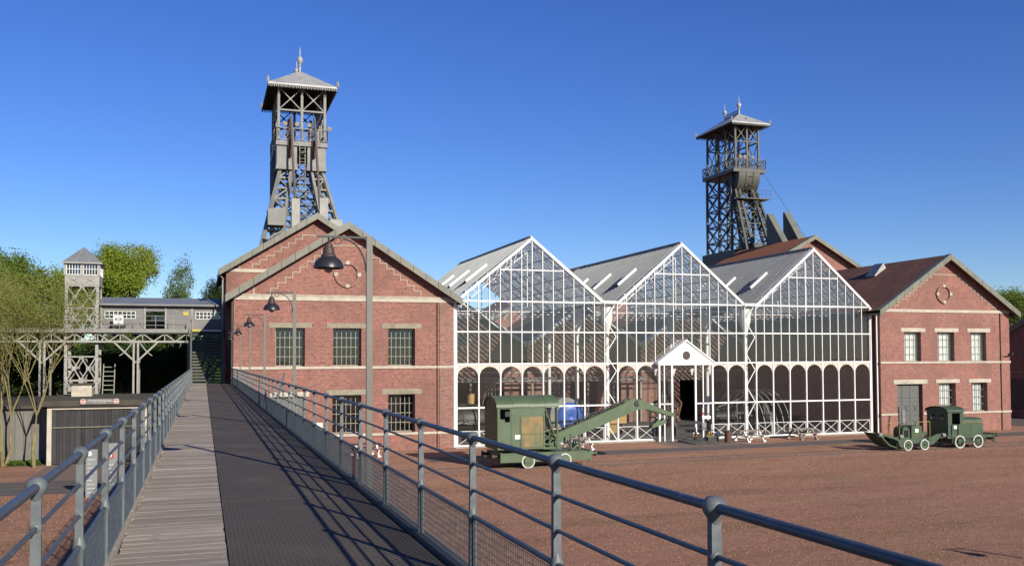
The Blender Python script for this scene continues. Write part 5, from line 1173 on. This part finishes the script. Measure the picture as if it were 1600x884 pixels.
MB().prism([(-1.2,-.7,1.9),(.9,-.7,2.6),(.95,-.7,2.66),(-1.15,-.7,1.98)],(0,.06,0)).build('canopy','sign_grey',t,world=False); MB().box(.7,.76,-.7,-.6,.9,2.6).build('canopy_post','steel_grey',t,world=False); MB().box(-1.1,-1.04,-.7,-.6,.9,1.95).build('canopy_post','steel_grey',t,world=False)
for x in (-.6,.5): MB().ring((x,-.75,.75),.5,.1,'y',20,.1).build('flywheel','black_oil',t,world=False)
t = thing('cross_beam_gantry', 'pale pipe gantry across the hall fronts inside the glasshouse', 'gantry', (26,74,0))
for z, y in ((4.05,74.6),(3.8,74.3)): MB().tube((20,y,z),(37,y,z),.09,8).build('pipe','steel_pale',t)
for x in (21,26.4,31.5,36.5): MB().box(x-.08,x+.08,74.4,74.56,.05,4.0).build('support','steel_pale',t)
t = thing('timber_crate', 'yellow timber crate with red end behind the crane jib, inside the glasshouse', 'crate', (28.9,64,0))
for k in range(5): MB().box(-1.1,1.1,-.4,-.36,.9+k*.24,.9+k*.24+.22).build('board','wood_yellow',t,world=False)
MB().box(-1.12,-.8,-.42,-.401,.95,2.1).build('red_end','red_paint',t,world=False); MB().box(-1.08,1.08,-.35,.5,.85,2.05).build('core','wood_yellow',t,world=False)
for x in (-.9,.9): MB().box(x-.08,x+.08,-.3,.4,.05,.849).build('leg','rust_dark',t,world=False)
t = thing('mine_tub', 'yellow mine tub on the glasshouse floor behind the jib', 'mine tub', (27.6,61.2,.05))
mb = MB(); mb.add([(x*sx,y*sx,z) for z,sx in ((.35,.36),(.95,.55)) for x,y in ((-1,-.7),(1,-.7),(1,.7),(-1,.7))],[(0,1,5,4),(1,2,6,5),(2,3,7,6),(3,0,4,7),(3,2,1,0)]); mb.build('tub','wood_yellow',t,world=False)
for x in (-.25,.25): MB().lathe([(.03,-.05),(.17,-.05),(.17,.05),(.03,.05)],(x,-.28,.18),14,'y').build('wheel','black_oil',t,world=False)
MB().beam((-.3,-.3,.3),(.3,-.3,.3),.1).build('axle_frame','black_oil',t,world=False)
# ------------------------------------------------------------------ trees
def leaves_mesh(name, C, size, mat, rng, droop=0.):
    n = len(C); d = rng.normal(size=(n,3)); d[:,2] = d[:,2]*.6 - droop; d /= np.linalg.norm(d,axis=1)[:,None]
    e = np.cross(d, rng.normal(size=(n,3))); e /= np.linalg.norm(e,axis=1)[:,None]
    s = size*rng.uniform(.6,1.35,size=(n,1))
    V = np.stack([C, C+d*s*.5+e*s*.28, C+d*s, C+d*s*.5-e*s*.28], axis=1).reshape(-1,3)
    me = bpy.data.meshes.new(name); me.vertices.add(4*n); me.vertices.foreach_set('co', V.ravel())
    me.loops.add(4*n); me.loops.foreach_set('vertex_index', np.arange(4*n)); me.polygons.add(n); me.polygons.foreach_set('loop_start', np.arange(0,4*n,4)); me.polygons.foreach_set('loop_total', np.full(n,4))
    me.update(); me.validate(); me.materials.append(M[mat]); return me
def tree(label, x, y, h, spread, n_leaf, leaf, lmat, tmat, seed, r0=.18, fork=.25, depth=5, up=.5, group=None, droop=.1, trunks=1, zb=0., tip_only=.5, name='tree', jitter=.5, lean=0., wid=.62):
    rng = np.random.default_rng(seed); rd = random.Random(seed)
    t = thing(name, label, 'tree', (x,y,zb), 0, group); mb = MB(); tips = []
    def grow(p, d, L, r, k):
        segs = 3; 
        for i in range(segs):
            d2 = (d+Vector((rd.uniform(-1,1),rd.uniform(-1,1),rd.uniform(-.6,1)*up))*.16).normalized(); q = p+d2*L/segs
            mb.tube(p, q, r*(1-.25*i/segs), 7 if k < 2 else 4, r*(1-.25*(i+1)/segs), caps=False); p = q; d = d2
            if k >= 2: tips.append((p, r))
        if k >= depth: tips.append((p, r)); return
        nb = rd.choice((2,3,3)) if k else rd.choice((3,4,4))
        a0 = rd.uniform(0,6.28)
        for j in range(nb):
            a = a0+j*6.28/nb+rd.uniform(-.5,.5); tilt = spread*rd.uniform(.55,1.2)*(1.0 if j else .45)
            ax = Vector((math.cos(a),math.sin(a),0)); nd = (d*math.cos(tilt)+ax*math.sin(tilt)+Vector((0,0,.12*up))).normalized()
            grow(p, nd, L*rd.uniform(.62,.88), r*rd.uniform(.50,.70), k+1)
    for q in range(trunks):
        a = q*6.28/max(1,trunks)+.4; dd = Vector((math.cos(a)*.35*(trunks > 1)+lean,math.sin(a)*.35*(trunks > 1),1)).normalized()
        grow(Vector((math.cos(a)*.15*(trunks > 1),math.sin(a)*.15*(trunks > 1),-.05)), dd, h*fork, r0, 0)
    P = np.array([tuple(p) for p,_ in tips]); zmax = P[:,2].max(); k = h/zmax*.97
    hw = np.percentile(np.abs(P[:,:2]), 97)
    kxy = wid*h/2/hw if wid else k
    sc = np.array([kxy,kxy,k]); P = P*sc
    mb.v = [(v[0]*(kxy if v[2] > h*fork*.6 else 1),v[1]*(kxy if v[2] > h*fork*.6 else 1),v[2]*k) for v in mb.v]
    mb.build('trunk', tmat, t, world=False, smooth=True)
    idx = rng.integers(0,len(P),n_leaf); C = P[idx]+np.clip(rng.normal(size=(n_leaf,3)),-1.5,1.5)*jitter*rng.uniform(.35,1.5,len(P))[idx][:,None]
    C = C[C[:,2] > h*.12]
    cr = inst('crown', leaves_mesh('crown', C, leaf, lmat, rng, droop), t); return t
# grassy bank behind the gangway
mb = MB(); n = 24; V = []
for iy in range(n+1):
    for ix in range(n+1):
        x = -60+90*ix/n; y = 108+60*iy/n; f = iy/n; V.append((x, y, .02+8.5*(3*f*f-2*f**3)+random.uniform(-.15,.15)*f))
mb.add(V, [(iy*(n+1)+ix, iy*(n+1)+ix+1, (iy+1)*(n+1)+ix+1, (iy+1)*(n+1)+ix) for iy in range(n) for ix in range(n)])
struct(mb.build('grass_bank', 'leaf_grass', smooth=True))
# far trees behind the gangway
tree('tall yellow-green willow behind the lookout tower and gallery', -7.1,96,17.6,.60,44000,.19,'leaf_willow','trunk_grey',3,.30,.16,6,.5,'trees behind the gangway',.45,jitter=.40,wid=.41)
tree('slender pale birch standing between the big willow and the brick hall', -2.2,92,16.1,.40,9000,.17,'leaf_birch','trunk_birch',5,.12,.26,6,.7,'trees behind the gangway',.45,jitter=.24,wid=.16)
tree('small dark evergreen close to the brick hall eaves', .8,90,13.5,.50,12000,.16,'leaf_dark','trunk_grey',8,.16,.24,6,.6,'trees behind the gangway',jitter=.25,wid=.22)
labs = ['yellow-green tree just left of the lookout tower cabin','bushy green tree behind the olive tree in the wood','tall green tree at the thick of the wood beyond the lean-to','tallest green tree of the wood, farthest from the gangway','loose olive tree between the lean-to and the wood','lower olive tree showing through the lookout tower lattice','green tree low behind the gallery roof, below the birch','green tree low behind the gallery, next to the dark evergreen','dark shaded tree left of the tower foot under the gangway','dark shaded tree behind the tower foot under the gangway','dark shaded tree behind the gangway column next to the small stair','low dark bush-like tree at the foot of the lookout tower','dark shaded tree close to the big staircase','green tree behind the lean-to roof below the gangway','wide green tree on the bank behind the gallery','wide green tree on the bank seen through the big staircase']
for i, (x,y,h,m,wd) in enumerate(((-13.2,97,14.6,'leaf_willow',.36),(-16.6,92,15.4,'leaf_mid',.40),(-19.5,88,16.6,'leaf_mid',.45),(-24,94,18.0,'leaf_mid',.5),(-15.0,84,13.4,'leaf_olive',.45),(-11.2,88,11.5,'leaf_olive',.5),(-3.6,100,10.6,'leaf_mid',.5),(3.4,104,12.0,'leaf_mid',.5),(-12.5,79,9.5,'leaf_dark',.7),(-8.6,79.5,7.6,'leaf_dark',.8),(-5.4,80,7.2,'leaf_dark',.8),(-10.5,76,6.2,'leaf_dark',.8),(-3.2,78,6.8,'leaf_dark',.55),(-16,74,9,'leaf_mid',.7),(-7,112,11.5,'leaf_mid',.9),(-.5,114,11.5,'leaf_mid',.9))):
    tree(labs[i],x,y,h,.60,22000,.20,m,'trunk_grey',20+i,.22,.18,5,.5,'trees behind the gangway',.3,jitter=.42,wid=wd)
# foreground trees by the lean-to
tree('young tree with yellow lichened trunk at the corner of the slatted hut', -8.55,55.7,11.0,.46,11000,.085,'leaf_olive','trunk_yellow',41,.10,.40,6,.8,'trees by the lean-to',.2,jitter=.22,wid=.46)
tree('many-stemmed tree with lichened stems in front of the lean-to boards', -10.3,56.9,11.4,.46,14000,.085,'leaf_olive','trunk_yellow',44,.10,.26,6,.8,'trees by the lean-to',.2,trunks=4,jitter=.24,wid=.55)
tree('leafy tree rising above the lean-to roof next to the gangway', -13.8,64.5,12.2,.52,26000,.13,'leaf_mid','trunk_grey',47,.15,.22,6,.6,'trees by the lean-to',.2,jitter=.32,wid=.55)
tree('leaning birch stem at the edge of the lawn by the lean-to', -11.6,56.0,7.6,.42,5000,.085,'leaf_birch','trunk_birch',51,.07,.36,6,.7,'trees by the lean-to',.2,lean=-.3,jitter=.2,wid=.4)
# right
tree('rounded green tree showing past the eave of the curtained hall', 88,82,13.8,.6,26000,.2,'leaf_mid','trunk_grey',61,.25,.22,6,.4,jitter=.4,wid=.6)
tree('lower bush-like tree behind the dark shed', 97,84,12,.6,20000,.2,'leaf_olive','trunk_grey',64,.25,.22,6,.4,jitter=.4,wid=.6)
# lawn blades round the tree feet
rng = np.random.default_rng(3); n = 9000; C = np.stack([rng.uniform(-18,-8.6,n), rng.uniform(56.9,58.3,n), np.full(n,.02)],axis=1)
o = inst('grass', leaves_mesh('grass', C, .16, 'leaf_grass', rng, -1.6)); tag(o,'short green grass in front of the lean-to','grass',kind='stuff')

# loose shale chips lying on the yard
def chips(n, x0, x1, y0, y1, seed):
    rng = np.random.default_rng(seed); y = y0+(y1-y0)*rng.uniform(0,1,n)**1.5; x = rng.uniform(x0,x1,n); r = rng.uniform(.007,.021,n)*(1+y/45)
    ang = rng.uniform(0,6.28,n); V = np.zeros((n,4,3))
    for k in range(3): V[:,k,0] = x+r*np.cos(ang+k*2.1); V[:,k,1] = y+r*np.sin(ang+k*2.1); V[:,k,2] = .002
    V[:,3,0] = x+r*.3*np.cos(ang+1); V[:,3,1] = y+r*.3*np.sin(ang+1); V[:,3,2] = r*rng.uniform(.5,1.0,n)
    b = np.arange(n)[:,None]*4; F = np.stack([b+np.array([0,1,3]),b+np.array([1,2,3]),b+np.array([2,0,3])],axis=1).reshape(-1,3)
    me = bpy.data.meshes.new('gravel'); me.from_pydata(V.reshape(-1,3).tolist(),[],F.tolist()); me.materials.append(M['shale_chip']); return me
plain('shale_chip', (.44,.24,.16), (.24,.12,.078), .95, 30, lohi=(.42,.6))
tag(inst('gravel', chips(130000,3,55,13,50,1)), 'loose red shale chips over the yard in front of the glasshouse', 'gravel', kind='stuff')
tag(inst('gravel', chips(16000,-14,-.9,18,44,2)), 'loose red shale chips left of the footbridge', 'gravel', kind='stuff')
